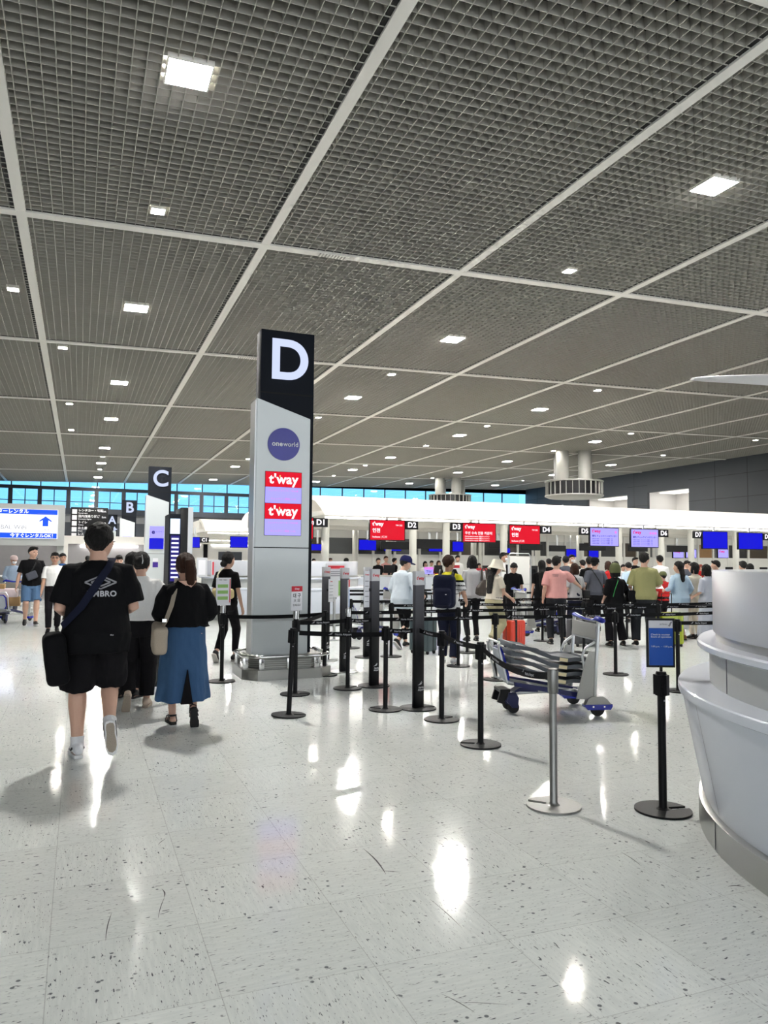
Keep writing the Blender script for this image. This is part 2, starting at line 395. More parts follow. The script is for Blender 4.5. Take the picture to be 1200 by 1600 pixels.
gl_.inputs['Roughness'].default_value = .03; mxs.inputs[0].default_value = .08; tr.inputs[0].default_value = (.93, .97, 1, 1)
t_.links.new(tr.outputs[0], mxs.inputs[1]); t_.links.new(gl_.outputs[0], mxs.inputs[2]); t_.links.new(mxs.outputs[0], oo.inputs[0])
wx = -13.0; n_ = 0; wproto = None
while wx < XR-2.9:
    n_ += 1
    if wproto is None:
        w = wproto = empty('window_1', kind='structure')
        bm = bmesh.new()
        for a in ((0, .22, 6.9, 9.3), (2.68, 2.9, 6.9, 9.3), (1.4, 1.5, 6.9, 9.1), (0, 2.9, 6.9, 7.05), (0, 2.9, 7.75, 7.83), (0, 2.9, 9.3, 9.42), (0, .12, 9.3, 11.0)): box(bm, a[0], a[1], -.1, .1, a[2], a[3])
        finish('window_frame', bm, darkband, w)
        B('window_pane', glassm, (.1, 2.8, .02, .04, 6.95, 9.1), w)
        B('upper_pane', glassm, (.1, 2.8, .02, .04, 9.35, 11.0), w)
    else:
        w = copy_tree(wproto); w.name = 'window_%d' % n_
    w.location = (wx, YE, 0); wx += 2.9
# right wall: dark panels with two lit openings
bm = bmesh.new()
ops_ = ((60.3, 66.4, 4.2, 9.2), (69.7, 77.0, 4.2, 9.2), (82, 86, 4.2, 8.9))
ys = [YB]+[v for o in ops_ for v in o[:2]]+[YE]
for a in range(0, len(ys), 2): box(bm, XR, XR+.3, ys[a], ys[a+1], 0, 12)
for o in ops_: box(bm, XR, XR+.3, o[0], o[1], 0, o[2]); box(bm, XR, XR+.3, o[0], o[1], o[3], 12)
wr = tag(finish('wall_right', bm, dkgrey), kind='structure', label='dark grey panelled side wall')
bm = bmesh.new()
for q in range(26): box(bm, XR-.012, XR+.001, YB+q*3.9, YB+q*3.9+.05, 0, 12) if not any(o[0] < YB+q*3.9 < o[1] for o in ops_) else None
for z_ in (3.4, 5.6, 7.8, 10.0):
    for a in range(0, len(ys), 2): box(bm, XR-.012, XR+.001, ys[a], ys[a+1], z_, z_+.05)
finish('panel_joints', bm, mat('panel_joint', (.015, .016, .018), .8, var=.1), wr)
for q, o in enumerate(ops_):
    c_ = B('trim_%d' % (40+q), mat('opening_lining', (.7, .68, .66), .6, var=.03), (XR+4, XR+4.2, o[0]-.3, o[1]+3, 3.9, 9.8), kind='structure')
    bm = bmesh.new(); box(bm, XR+.3, XR+4, o[0]-.3, o[1]+3, 9.2, 9.4); box(bm, XR+.3, XR+4, o[1], o[1]+.2, 4, 9.3); box(bm, XR+.3, XR+4, o[0]-.3, o[1]+.2, 4.0, 4.2); finish('lining', bm, MATS['opening_lining'], c_)
    B('light_panel', glow('corridor_light', (1, .97, .9), 2.5), (XR+1, XR+3, o[0]+.8, o[1]-.8, 9.1, 9.19), c_)
    B('railing', black, (XR-.02, XR+.06, o[0], o[1], 5.3, 5.38), c_)
bm = bmesh.new(); box(bm, XR-.06, XR-.013, 43.6, 50.2, 6.4, 9.6)
bill = tag(finish('poster', bm, mat('brown_poster', (.12, .05, .03), .5, var=.5, bscale=.8)), label='dark brown billboard high on the grey side wall at the photo edge', cat='poster')
B('wall_left', far_grey, (XL-.3, XL, YB, YE, 0, 10.4), kind='structure', label='left side wall of the hall')
# deep dark zone under the clerestory with shop fronts
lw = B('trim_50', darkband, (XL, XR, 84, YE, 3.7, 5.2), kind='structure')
shop_w = mat('shop_front_white', (.72, .7, .66), .5, var=.05, bscale=.7)
for q in range(12):
    x0 = -17+q*6.1
    s_ = empty('shop_front', (x0, 88, 0), label='distant shop front under the far windows, %s from the left' % ('first', 'second', 'third', 'fourth', 'fifth', 'sixth', 'seventh', 'eighth', 'ninth', 'tenth', 'eleventh', 'twelfth')[q], cat='shop', group='distant shop fronts')
    B('shop_wall', shop_w if q % 3 else far_grey, (0, 5.6, 0, .3, 0, 3.6), s_); B('light_panel', lit_strip, (.4, 5.2, -.1, 0, 3.1, 3.3), s_)
    B('opening', darkband, (1.2, 3.9, -.04, 0.01, 0, 2.4), s_)
# ---------------------------------------------------------------- island sign pillars
def pillar(letter, x, y, lab):
    e = empty('sign_pillar', (x, y, 0), label=lab, cat='sign pillar', group='tall lettered island pillars')
    # dark core with the lit letter
    B('dark_core', navyblk, (0.0, .775, 0, .29, .3, 4.84), e, b=.004)
    B('core_seam', MATS['black_gap'], (.0, .775, -.002, .01, 3.93, 3.95), e)
    text(letter, .80, lit_letter, e, (.41, -.004, 4.40), bold=.022, name='lit_letter', ext=.008, sx=.98)
    # grey glass cladding standing proud of the core, sloping top
    bm = bmesh.new(); xl, xr = -.075, .70
    prism(bm, [(xl, 1.765), (xr, 1.765), (xr, 3.58), (xl, 3.825)], -.12, .24); bmesh.ops.bevel(bm, geom=[g for g in bm.edges if abs(g.verts[0].co.z-g.verts[1].co.z) > .5], offset=.012, segments=2, affect='EDGES')
    finish('upper_cladding', bm, panelw, e, smooth=30)
    bm = bmesh.new(); prism(bm, [(xl, .30), (xr, .30), (xr, 1.753), (xl, 1.753)], -.12, .24); bmesh.ops.bevel(bm, geom=[g for g in bm.edges if abs(g.verts[0].co.z-g.verts[1].co.z) > .5], offset=.012, segments=2, affect='EDGES')
    finish('lower_cladding', bm, panelw, e, smooth=30)
    B('side_strip', alu, (xl-.012, xl, -.10, .22, .30, 3.80), e)
    return e
def oct_base(e):
    bm = bmesh.new(); w0, w1, d0, d1, c = -.17, .95, -.34, .56, .18
    def octp(g): return [(w0-g+c, d0-g), (w1+g-c, d0-g), (w1+g, d0-g+c), (w1+g, d1+g-c), (w1+g-c, d1+g), (w0-g+c, d1+g), (w0-g, d1+g-c), (w0-g, d0-g+c)]
    prism(bm, octp(.06), 0, .13, axis='z'); finish('plinth', bm, steel, e)
    bm = bmesh.new(); prism(bm, octp(-.06), .13, .30, axis='z'); finish('vent_box', bm, mat('dull_steel', (.3, .3, .28), .4, .9, bump=.1), e)
    bm = bmesh.new()
    for q in range(5): prism(bm, octp(-.045), .15+q*.028, .160+q*.028, axis='z')
    finish('louvre_slats', bm, steel, e)
    pts = octp(.03)
    for z_ in (.30,):
        bm = bmesh.new(); L_ = [Vector((a, b, z_)) for a, b in pts]; L_.append(L_[0])
        for a, b in zip(L_, L_[1:]): tube(bm, [a, b], .026, n=10)
        finish('guard_rail', bm, chrome, e, smooth=60)
    for a, b in ((w0+c, d0), (w1-c, d0), ((w0+w1)/2, d0), (w1, d0+c), (w0, d0+c), (w0, d1-c), (w1, d1-c)):
        B('rail_post', chrome, (a-.035, a+.035, b-.02, b+.03, .13, .30), e, b=.006)
D = pillar('D', 2.275, 10.42, 'tall grey pillar with glowing letter D and red airline screens')
oct_base(D)
# round alliance emblem on the D pillar: sphere-like blue disc with its lettering
bm = bmesh.new(); n = 48; r_ = .228
lathe(bm, [(r_, 0), (r_, .012), (r_*.7, .016), (.01, .018)], n=n); bm.transform(Matrix.Rotation(PI/2, 4, 'X'))
em = finish('alliance_emblem', bm, mat('deep_indigo_disc', (.035, .035, .27), .3, var=.25, bscale=3), D, smooth=40); em.location = (.315, -.121, 3.20)
text('one', .098, letter_w, em, (-.018, -.021, 0), bold=.02, align='RIGHT', name='emblem_lettering'); text('world', .094, letter_w, em, (-.010, -.021, 0), bold=-.0, align='LEFT', name='emblem_lettering', sx=.96)
def tway(sz, m, parent, loc, accent=None, **k):
    o = text("t'way", sz, m, parent, loc, bold=.025, name='airline_lettering', **k); return o
scr = B('screen', black, (.060, .582, -.128, -.118, 1.925, 2.815), D)
for z0, z1 in ((2.60, 2.81), (2.155, 2.37)):
    B('red_header', scr_red, (.065, .577, -.131, -.127, z0, z1), scr); tway(.185, scr_white, scr, (.32, -.134, (z0+z1)/2))
    B('apostrophe_mark', mat('gold_mark', (.5, .35, .1), .5, emit=(.5, .4, .15), es=.6), (.262, .275, -.1365, -.134, (z0+z1)/2+.03, (z0+z1)/2+.06), scr)
for z0, z1 in ((2.375, 2.597), (1.93, 2.152)):
    B('lilac_field', scr_lil, (.065, .577, -.131, -.127, z0, z1), scr)
    text('チェックイン カウンター TW252便', .027, scr_pink, scr, (.32, -.133, z1-.05), name='screen_text', ext=.001)
    text('チェックイン開始 11:10', .034, scr_pink, scr, (.32, -.133, z1-.165), name='screen_text', ext=.001)
Cc = pillar('C', 2.17, 27.9, 'grey pillar with glowing letter C behind the walking women')
B('lilac_screen', scr_lil, (.07, .55, -.131, -.12, 2.32, 2.72), Cc); text('e', .22, scr_blk, Cc, (.19, -.134, 2.52), bold=.03, name='logo_lettering'); text('チェックイン', .06, scr_blk, Cc, (.38, -.134, 2.53), name='screen_text')
B('blue_screen', scr_blue, (.065, .55, -.131, -.12, 1.92, 2.30), Cc)
B('notice', mat('purple_notice', (.06, .02, .3), .5, var=.1), (.20, .38, -.126, -.12, 1.28, 1.46), Cc); B('notice_head', paper, (.20, .38, -.126, -.12, 1.48, 1.60), Cc)
Bb = pillar('B', 2.1, 44.9, 'distant pillar with glowing letter B left of the C pillar')
for a, b, m in ((2.55, 2.8, scr_lil), (2.3, 2.5, scr_blue), (2.05, 2.25, scr_white), (1.8, 2.0, scr_blue)): B('screen', m, (.07, .55, -.131, -.12, a, b), Bb)
Aa = pillar('A', 1.75, 60.5, 'farthest pillar with glowing letter A beside the black directory board')
text('G✦', .5, lit_letter, Aa, (.40, -.01, 3.72), bold=.02, name='lit_letter')
# ---------------------------------------------------------------- check-in islands
def canopy(x0, x1, y, lab):
    e = empty('check_in_canopy', (x0, y, 0), label=lab, cat='canopy', group='white glowing canopies over the check-in islands')
    L_ = x1-x0; bm = bmesh.new()
    prof = [(2.3, 3.72), (1.6, 3.66), (1.0, 3.50), (.5, 3.27), (.15, 3.08), (0, 3.02), (0, 2.97), (.25, 2.95), (.6, 2.98), (1.1, 3.25), (1.7, 3.5), (2.3, 3.6)]
    prism(bm, prof, 0, L_, axis='x')
    for f in bm.faces: f.smooth = True
    finish('curved_fascia', bm, band_m, e, smooth=50)  # glow of the fascia stands in for lamp light falling on it
    soff = mat('canopy_soffit', (.62, .6, .55), .6, var=.03)
    B('soffit', soff, (0, L_, .55, 12.3, 3.0, 3.14), e); B('roof', soff, (0, L_, 2.25, 12.3, 3.14, 3.66), e)
    bm = bmesh.new(); prism(bm, [(-a, b) for a, b in [(-p_[0], p_[1]) for p_ in prof]], 0, L_, axis='x', mx=Matrix.Translation((0, 14.5, 0))@Matrix.Diagonal((1, -1, 1, 1)))
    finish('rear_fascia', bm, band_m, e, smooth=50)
    for q in (1.7, 4.6, 9.2):
        bm = bmesh.new(); s0 = .4
        while s0 < L_-1.5: box(bm, s0, s0+2.5, q, q+.16, 2.95, 3.0); s0 += 2.72
        finish('light_strip', bm, lit_strip, e)
    bm = bmesh.new(); s0 = .2
    for q in (3.2, 6.6): box(bm, 0, L_, q, q+.25, 2.78, 3.0)
    finish('soffit_rib', bm, soff, e)
    for q in (.3, L_*.33, L_*.66, L_-.3): B('support_post', mat('cream_column_paint', (.66, .65, .6), .45, var=.03, bscale=3), (q-.08, q+.08, 11.6, 11.76, 0, 3.0), e)
    return e
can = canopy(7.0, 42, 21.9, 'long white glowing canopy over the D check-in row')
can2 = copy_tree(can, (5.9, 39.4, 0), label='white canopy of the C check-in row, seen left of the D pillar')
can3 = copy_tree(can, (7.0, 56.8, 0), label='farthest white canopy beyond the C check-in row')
unlit = mat('canopy_dulled_as_unlit', (.60, .575, .51), .5, var=.03, bscale=2)  # same fascia as the D canopy, its lack of light put into a duller colour
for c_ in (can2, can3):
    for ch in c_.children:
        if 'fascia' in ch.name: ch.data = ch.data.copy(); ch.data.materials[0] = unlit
colm = mat('cream_column_paint', (.66, .65, .6), .45, var=.03, bscale=3)
col0 = None
def col_at(x, y, lab, r=.13):
    global col0
    if col0 is None:
        bm = bmesh.new(); lathe(bm, [(.17, 0), (.17, .12), (.13, .13), (.13, 2.95)], n=24)
        col0 = o = finish('canopy_column', bm, colm, None, smooth=40)
    else: o = col0.copy(); C.objects.link(o)
    o.location = (x, y, 0); return tag(o, label=lab, cat='column', group='round cream columns under the canopies')
for q, px in enumerate((508, 645, 697, 787, 967, 1033, 1080, 1150)):
    P = aty(px, 870, 24.6); col_at(P.x, 24.6, 'round cream column %s' % ('beside the D1 sign', 'below and right of the D2 sign', 'left of the D3 monitor', 'between the D3 and D4 monitors', 'right of the D5 monitor', 'right of the D6 monitor', 'left of the D7 monitor', 'left of the D8 monitor')[q])
for q, px in enumerate((555, 607, 740, 840, 905, 1012)):
    P = aty(px, 870, 31.2); col_at(P.x, 31.2, 'rear cream column standing behind the counters, %s of six' % ('leftmost', 'second from left', 'third from left', 'fourth from left', 'fifth from left', 'rightmost')[q])
# hanging monitors and counter number signs
def monitor(px0, px1, py0, py1, Y, kind, num, side, lab):
    a = aty((px0+px1)/2, (py0+py1)/2, Y); w = (aty(px1, py1, Y)-aty(px0, py1, Y)).x*.97; h = (aty(px0, py0, Y)-aty(px0, py1, Y)).z*.92
    e = empty('hanging_monitor', (a.x, Y, a.z), label=lab, cat='monitor', group='monitors hanging over the check-in counters')
    B('casing', black, (-w/2-.03, w/2+.03, 0, .09, -h/2-.03, h/2+.03), e, b=.008)
    B('hanger', alu, (-.04, .04, .05, .09, h/2, max(h/2+.05, (3.24 if Y in (23, 41) else 2.99)-a.z)), e)
    m = {'red': scr_red, 'lil': scr_lil, 'blue': scr_blue, 'off': black}[kind]
    s = B('screen', m, (-w/2, w/2, -.004, 0, -h/2, h/2), e)
    X = -w/2+.07
    if kind in ('red', 'lil'):
        text("t'way", .17, scr_white if kind == 'red' else scr_red_t, s, (X, -.008, h/2-.115), bold=.03, align='LEFT', name='airline_lettering')
    tm = scr_white if kind == 'red' else scr_blk
    if num in ('D2', 'D4'):
        text('인천', .15, tm, s, (X, -.008, -.02), bold=.02, align='LEFT', name='screen_text'); text('Incheon | 仁川', .085, tm, s, (X, -.008, -h/2+.09), align='LEFT', name='screen_text'); text('TW 252', .07, tm, s, (w/2-.2, -.008, h/2-.15), name='screen_text')
    if num == 'D3':
        text('우선 수속 전용 카운터', .115, tm, s, (X, -.008, -.02), bold=.01, align='LEFT', name='screen_text')
        for q in range(3): text('Priority check-in counter / 優先チェックイン', .05, tm, s, (X, -.008, -.13-q*.07), align='LEFT', name='screen_text')
    if num in ('D5', 'D6'):
        text('優先 チェックインカウンター', .085, tm, s, (X, -.008, .03), bold=.01, align='LEFT', name='screen_text')
        for q in range(4): text('Check-in counter  ·  チェックインの案内  ·  252', .045, tm, s, (X, -.008, -.07-q*.06), align='LEFT', name='screen_text')
        for q in range(1 if num == 'D5' else 3):
            bm = bmesh.new(); lathe(bm, [(.05, 0), (.05, .004)], n=20); bm.transform(Matrix.Rotation(PI/2, 4, 'X')); o = finish('round_mark', bm, scr_pink, s); o.location = (w/2-.12-q*.12, -.004, h/2-.14)
    if num:
        sx_ = w/2+.26 if side == 'r' else -w/2-.26
        g = B('counter_number_sign', black, (sx_-.23, sx_+.23, -.02, .05, h/2-.27, h/2+.01), e, b=.006)
        text(num, .24, scr_white, g, (sx_, -.026, h/2-.13), bold=.03, name='number_lettering')
    return e
monitor(470, 489, 808, 843, 23, 'red', 'D1', 'r', 'red monitor half hidden behind the D pillar with its D1 sign')
monitor(578, 633, 812, 845, 23, 'red', 'D2', 'r', 'bright red monitor left of the D2 sign')
monitor(723, 775, 817, 848, 23, 'red', 'D3', 'l', 'bright red monitor right of the D3 sign')
monitor(796, 844, 820, 851, 23, 'red', 'D4', 'r', 'bright red monitor left of the D4 sign')
monitor(922, 967, 824, 854, 23, 'lil', 'D5', 'l', 'lilac monitor right of the D5 sign')
monitor(986, 1029, 826, 856, 23, 'lil', 'D6', 'r', 'lilac monitor left of the D6 sign with three round marks')
monitor(1098, 1137, 830, 858, 23, 'blue', 'D7', 'l', 'plain blue monitor right of the D7 sign')
monitor(1154, 1192, 832, 859, 23, 'blue', 'D8', 'r', 'plain blue monitor left of the D8 sign at the photo edge')
for q, (a, b, c, d, Y, n_, lab) in enumerate(((561, 588, 843, 860, 33, '', 'small blue monitor below and left of the D2 screen'), (600, 627, 851, 861, 33, '', 'wide blue monitor right below the D2 screen'),
        (670, 696, 846, 862, 33, '', 'blue monitor left of the column under the D3 sign'), (707, 724, 846, 862, 33, '', 'tall blue monitor directly under the D3 sign'),
        (781, 797, 856, 864, 33, '', 'blue monitor behind the column between D3 and D4'), (297, 312, 839, 856, 41, 'C1', 'blue monitor with C1 sign left of the D pillar'),
        (360, 387, 838, 856, 41, '', 'wide blue monitor touching the left side of the D pillar'), (486, 507, 850, 860, 33, '', 'blue monitor just right of the D pillar'),
        (885, 900, 858, 870, 31.5, '', 'dim blue monitor behind the pink shirted man'), (920, 935, 860, 871, 31.5, '', 'dim blue monitor behind the man in the black cap'))):
    monitor(a, b, c, d, Y, 'blue', n_, 'r', lab)
for a, b, c, d, lab in ((596, 640, 847, 858, 'under the red D2 monitor'), (652, 692, 843, 857, 'right of the D2 sign'), (765, 795, 845, 856, 'right of the D3 monitor'), (815, 848, 851, 859, 'under the D4 monitor'), (907, 947, 850, 860, 'under the D5 monitor'), (983, 1012, 852, 861, 'under the D6 monitor'), (1044, 1075, 853, 862, 'left of the D7 sign'), (860, 884, 853, 861, 'between the D4 and D5 signs')):
    monitor(a, b, c, d, 29, 'off', '', 'r', 'black back of a hanging monitor ' + lab)
for px, lab in ((1060, 'small dark lilac monitor above the woman in pale blue'), (1080, 'small light lilac monitor above the woman in pale blue'), (1130, 'small pink lilac monitor below the D7 monitor')):
    monitor(px-8, px+8, 858, 872, 31.5, 'lil', '', 'r', lab)
# rear partition of the D row: posts and dark openings
pt = empty('rear_partition', (9, 33.6, 0), label='white rear partition with dark framed openings behind the counters', cat='partition')
pw = mat('partition_white', (.68, .67, .64), .5, var=.04, bscale=.8)
B('low_wall', pw, (0, 33, 0, .2, 0, 1.88), pt); B('top_beam', pw, (0, 33, 0, .2, 2.62, 3.0), pt)
dp = [mat('dark_opening_%s' % n, c, .4, var=.15, bscale=1) for n, c in (('black', (.012, .012, .014)), ('brown', (.05, .035, .02)), ('grey', (.07, .075, .08)), ('tan', (.28, .15, .06)), ('white', (.55, .55, .54)))]
xx = 0; q = 0; rnd = random.Random(3)
while xx < 32:
    w_ = rnd.choice((.9, 1.3, 1.6, 1.1)); B('dark_pane', dp[rnd.choice((0, 0, 1, 2, 0, 3, 4, 2))], (xx+.12, xx+w_, .05, .12, 1.88, 2.62), pt); B('post', pw, (xx, xx+.12, -.03, .2, 0, 3.0), pt); xx += w_
# counters of the D row
def counter():
    e = empty('check_in_counter')
    B('front_panel', white, (-1.0, 1.0, 0, .08, .1, 1.0), e, b=.01); B('kick_plate', mat('counter_kick', (.12, .12, .12), .6, var=.1), (-.98, .98, .05, .1, 0, .1), e)
    B('worktop', mat('counter_top', (.72, .72, .7), .35, var=.03), (-1.02, 1.02, -.05, .6, 1.0, 1.045), e, b=.01)
    B('side_panel', white_g, (.96, 1.0, .08, .9, 0, 1.0), e)
    m_ = B('terminal', black, (-.5, -.05, .25, .30, 1.12, 1.42), e, b=.01); B('terminal_stand', black, (-.32, -.24, .25, .33, 1.04, 1.15), m_)
    return e
cn = None; names = ('below the D1 sign', 'below the D2 monitor', 'between the D2 and D3 signs', 'below the D3 monitor', 'below the D4 monitor', 'left of the D5 sign', 'below the D5 monitor', 'below the D6 monitor', 'right of the D6 sign', 'below the D7 sign', 'below the D8 monitor', 'at the right end of the row')
cx_ = 8.9
for q, nm in enumerate(names):
    cn = counter() if cn is None else copy_tree(cn)
    cn.location = (cx_, 26, 0); tag(cn, label='white check-in counter with dark terminal ' + nm, cat='counter', group='white counters of the D row'); cx_ += 2.08
for px0, px1, py0, py1, lab in ((700, 718, 883, 896, 'small red and white notice board on the counter behind the striped shirt'), (744, 761, 888, 899, 'small red and white notice board beside the hooded bag woman'), (663, 677, 886, 897, 'small purple screen on the counter right of the navy cap')):
    a = aty(px0, py0, 25.9); b = aty(px1, py1, 25.9); cpt = (a+b)/2
    e = empty('counter_notice', (cpt.x, 25.9, cpt.z), label=lab, cat='notice'); w = (b.x-a.x)/2; h = (a.z-b.z)/2
    B('board', paper if 'white' in lab else scr_lil, (-w, w, 0, .02, -h, h), e); B('red_band', redp if 'white' in lab else scr_pink, (-w, w, -.004, 0, h*.3, h), e); B('foot', black, (-.03, .03, 0, .03, 1.05-cpt.z, -h), e)
    text('TW', .14, ink, e, (0, -.004, -h*.35), name='lettering')
# ring shaped air ducts hanging on four pipes
def duct(x, y, z, lab):
    e = empty('ring_air_duct', (x, y, z), label=lab, cat='air duct', group='round air ducts on four pipes')
    dm = mat('duct_grey_paint', (.27, .27, .25), .5, var=.04)
    bm = bmesh.new(); lathe(bm, [(.4, -.26), (2.2, -.24), (2.5, -.1), (2.5, 0), (.4, 0)], n=48); finish('bottom_ring', bm, dm, e, smooth=35)
    bm = bmesh.new(); lathe(bm, [(.4, 1.1), (2.45, 1.1), (2.5, 1.14), (2.5, 1.22), (.4, 1.3)], n=48); finish('top_ring', bm, dm, e, smooth=35)
    bm = bmesh.new(); lathe(bm, [(2.3, 0), (2.3, 1.1)], n=48); finish('dark_core', bm, black, e, smooth=35)
    for i in range(28):
        a = i*2*PI/28; bm = bmesh.new(); box(bm, 2.3, 2.44, -.018, .018, 0, 1.1, mx=Matrix.Rotation(a, 4, 'Z')); finish('fin', bm, dm, e)
    for sx_, sy2 in ((-1.55, -.5), (-.45, 1.4), (.1, -1.4), (1.6, .5)):
        bm = bmesh.new(); lathe(bm, [(.55, 1.2), (.55, cz(x)-z)], n=24, cx=sx_, cy=sy2); finish('pipe', bm, dm, e, smooth=40)
    return e
Pd = aty(897, 776, 55.0); du = duct(Pd.x, 55.0, Pd.z+.1, 'round finned air duct hanging on pipes above the D row')
Pd = aty(703, 790, 79.0); duct(Pd.x, 79.0, Pd.z, 'farther pipe cluster hanging above the C row')
# white wing shaped blade reaching out from the info desk mast
wg = empty('wing_canopy', atz(1440, 616, 3.25).to_2d().to_3d(), label='slim white wing-shaped canopy blade at the upper right edge', cat='canopy')
bm = bmesh.new(); tip = atz(1082, 592, 3.3); root = atz(1440, 616, 3.25); d = tip-root
side = Vector((-d.y, d.x, 0)).normalized(); rr = []
for i in range(15):
    t = i/14; c_ = root+d*t+Vector((0, 0, .05*math.sin(t*PI))); w_ = .30*(1-t)**.6+.035; h_ = .045*(1-t)+.012
    rr.append([c_-Vector((root.x, root.y, 0))+side*w_*math.cos(2*PI*j/12)+Vector((0, 0, h_*math.sin(2*PI*j/12))) for j in range(12)])
rings_loft(bm, rr); finish('blade', bm, mat('blade_white', (.8, .8, .8), .35, var=.02), wg, smooth=60)
bm = bmesh.new(); lathe(bm, [(.3, 0), (.3, .02), (.06, .03), (.05, 3.3)], n=20); finish('mast', bm, alu, wg, smooth=40)
# ---------------------------------------------------------------- round information desks
def desk(loc, lab):
    e = empty('information_desk', loc, label=lab, cat='information desk', group='round white information desks')
    bm = bmesh.new(); lathe(bm, [(2.22, 0), (2.285, .0), (2.285, .16), (2.26, .17)], n=96); finish('steel_kick_plate', bm, steel, e, smooth=40)
    bm = bmesh.new(); lathe(bm, [(2.2, .15), (2.245, .16), (2.262, .20), (2.375, .80)], n=96); finish('lower_front', bm, white, e, smooth=25)
    bm = bmesh.new(); lathe(bm, [(2.1, .80), (2.375, .80), (2.394, .808), (2.398, .83), (2.396, .854), (2.389, .862), (2.1, .862)], n=96); finish('lower_ledge', bm, white, e, smooth=30)
    bm = bmesh.new(); lathe(bm, [(2.14, .86), (2.208, .86), (2.208, 1.08), (2.14, 1.08)], n=96); finish('middle_band', bm, white_g, e, smooth=40)
    bm = bmesh.new(); lathe(bm, [(2.05, 1.075), (2.262, 1.075), (2.278, 1.083), (2.279, 1.112), (2.27, 1.123), (2.05, 1.123)], n=96); finish('upper_ledge', bm, white, e, smooth=30)
    bm = bmesh.new(); lathe(bm, [(2.08, 1.12), (2.17, 1.12), (2.17, 1.175), (2.1, 1.175)], n=96); finish('steel_skirt', bm, steel, e, smooth=40)
    bm = bmesh.new(); lathe(bm, [(2.12, 1.17), (2.184, 1.17), (2.184, 1.545), (2.178, 1.553), (2.12, 1.553)], n=96); finish('frosted_screen', bm, mat('frosted_glass_screen', (.62, .64, .70), .3, var=.08, bscale=2.2, coat=.2), e, smooth=40)
    bm = bmesh.new()
    for i in range(12):
        a = i*PI/6+.41
        for (r0, r1, z0, z1) in ((2.285, 2.287, .01, .155), (2.20, 2.2098, .865, 1.075)): box(bm, r0, r1, -.0025, .0025, z0, z1, mx=Matrix.Rotation(a, 4, 'Z'))
        vs = []
        for s_ in (-1, 1):
            for r, z in ((2.2635, .20), (2.3765, .795)): vs.append(bm.verts.new(Matrix.Rotation(a, 4, 'Z') @ Vector((r, s_*.0025, z))))
        bm.faces.new((vs[0], vs[1], vs[3], vs[2]))
    finish('panel_seams', bm, mat('seam_grey', (.08, .08, .1), .6, var=.1), e)
    return e
dk = desk((5.338, 2.246, 0), 'round white tiered information desk in the right foreground')
dk.rotation_euler = (0, 0, math.radians(8))
copy_tree(dk, (5.34, 22.2-.9, 0), label='distant round white information desk behind the D pillar')
# clutter on the far desk
for px, lab, m, w, h in ((301, 'clear acrylic leaflet stand on the distant desk, left one', paper, .28, .5), (322, 'clear acrylic leaflet stand on the distant desk, right one', redp, .22, .45)):
    P = aty(px, 895, 20.4); e = empty('leaflet_stand', (P.x+.25, 20.5, 1.123), label=lab, cat='leaflet stand')
    B('stand', mat('acrylic', (.6, .62, .65), .2, var=.1), (-w/2, w/2, 0, .03, 0, h), e); B('leaflet', m, (-w/3, w/3, -.006, 0, .05, h-.06), e)
# ---------------------------------------------------------------- signs at the left
s = empty('rental_advert_sign', (0, 0, 0), label='large white and blue backlit GLOBAL WiFi rental advert at left', cat='advert sign')
def sg(px, py): return aty(px, py, 31)
a = sg(92, 789); b = sg(-40, 852); B('frame', mat('grey_sign_frame', (.34, .35, .34), .5, var=.03), (b.x, a.x+.22, 31, 31.4, b.z+.02, a.z), s)
c_ = sg(91, 797); d_ = sg(91, 842)
zt, zb = c_.z, d_.z; xr_ = c_.x
B('lit_panel', ad_white, (b.x+.2, xr_, 30.96, 31, zb, zt), s)
B('blue_band', ad_blue, (b.x+.2, xr_-.02, 30.95, 30.97, zt-.19, zt-.01), s); B('blue_band', ad_blue, (b.x+.2, xr_-.02, 30.95, 30.97, zb+.01, zb+.20), s)
text('WiFiルーターレンタル', .17, ad_white, s, (xr_-1.0, 30.945, zt-.10), bold=.02, align='RIGHT'); text('今すぐレンタルOK！', .16, ad_white, s, (xr_-.05, 30.945, zb+.10), bold=.02, align='RIGHT')
text('GLOBAL WiFi', .22, ad_grey, s, (xr_-1.05, 30.95, zb+.40), align='RIGHT'); text('この奥すぐ', .10, ad_grey, s, (xr_-.42, 30.95, zb+.31), align='CENTER')
bm = bmesh.new(); prism(bm, [(-.12, -.2), (.12, -.2), (.12, .08), (.26, .0), (.26, .06), (0, .26), (-.26, .06), (-.26, 0), (-.12, .08)], 30.94, 30.97); ar = finish('arrow', bm, ad_blue, s); ar.scale = (.8, 1, .8); ar.location = (xr_-.42, 0, zb+.62)
bm = bmesh.new()
for q in ((-.34, .34, .42, .425), (-.34, .34, -.42, -.415), (-.34, -.335, -.42, .42), (.335, .34, -.42, .42)): box(bm, q[0], q[1], 30.945, 30.96, q[2], q[3])
bx_ = finish('arrow_border', bm, ad_grey, s); bx_.scale = (.82, 1, .82); bx_.location = (xr_-.42, 0, zb+.58)
for xq in (b.x+.3, a.x+.1): B('support_post', MATS['grey_sign_frame'], (xq-.12, xq+.12, 31.1, 31.3, 0, b.z+.05), s)
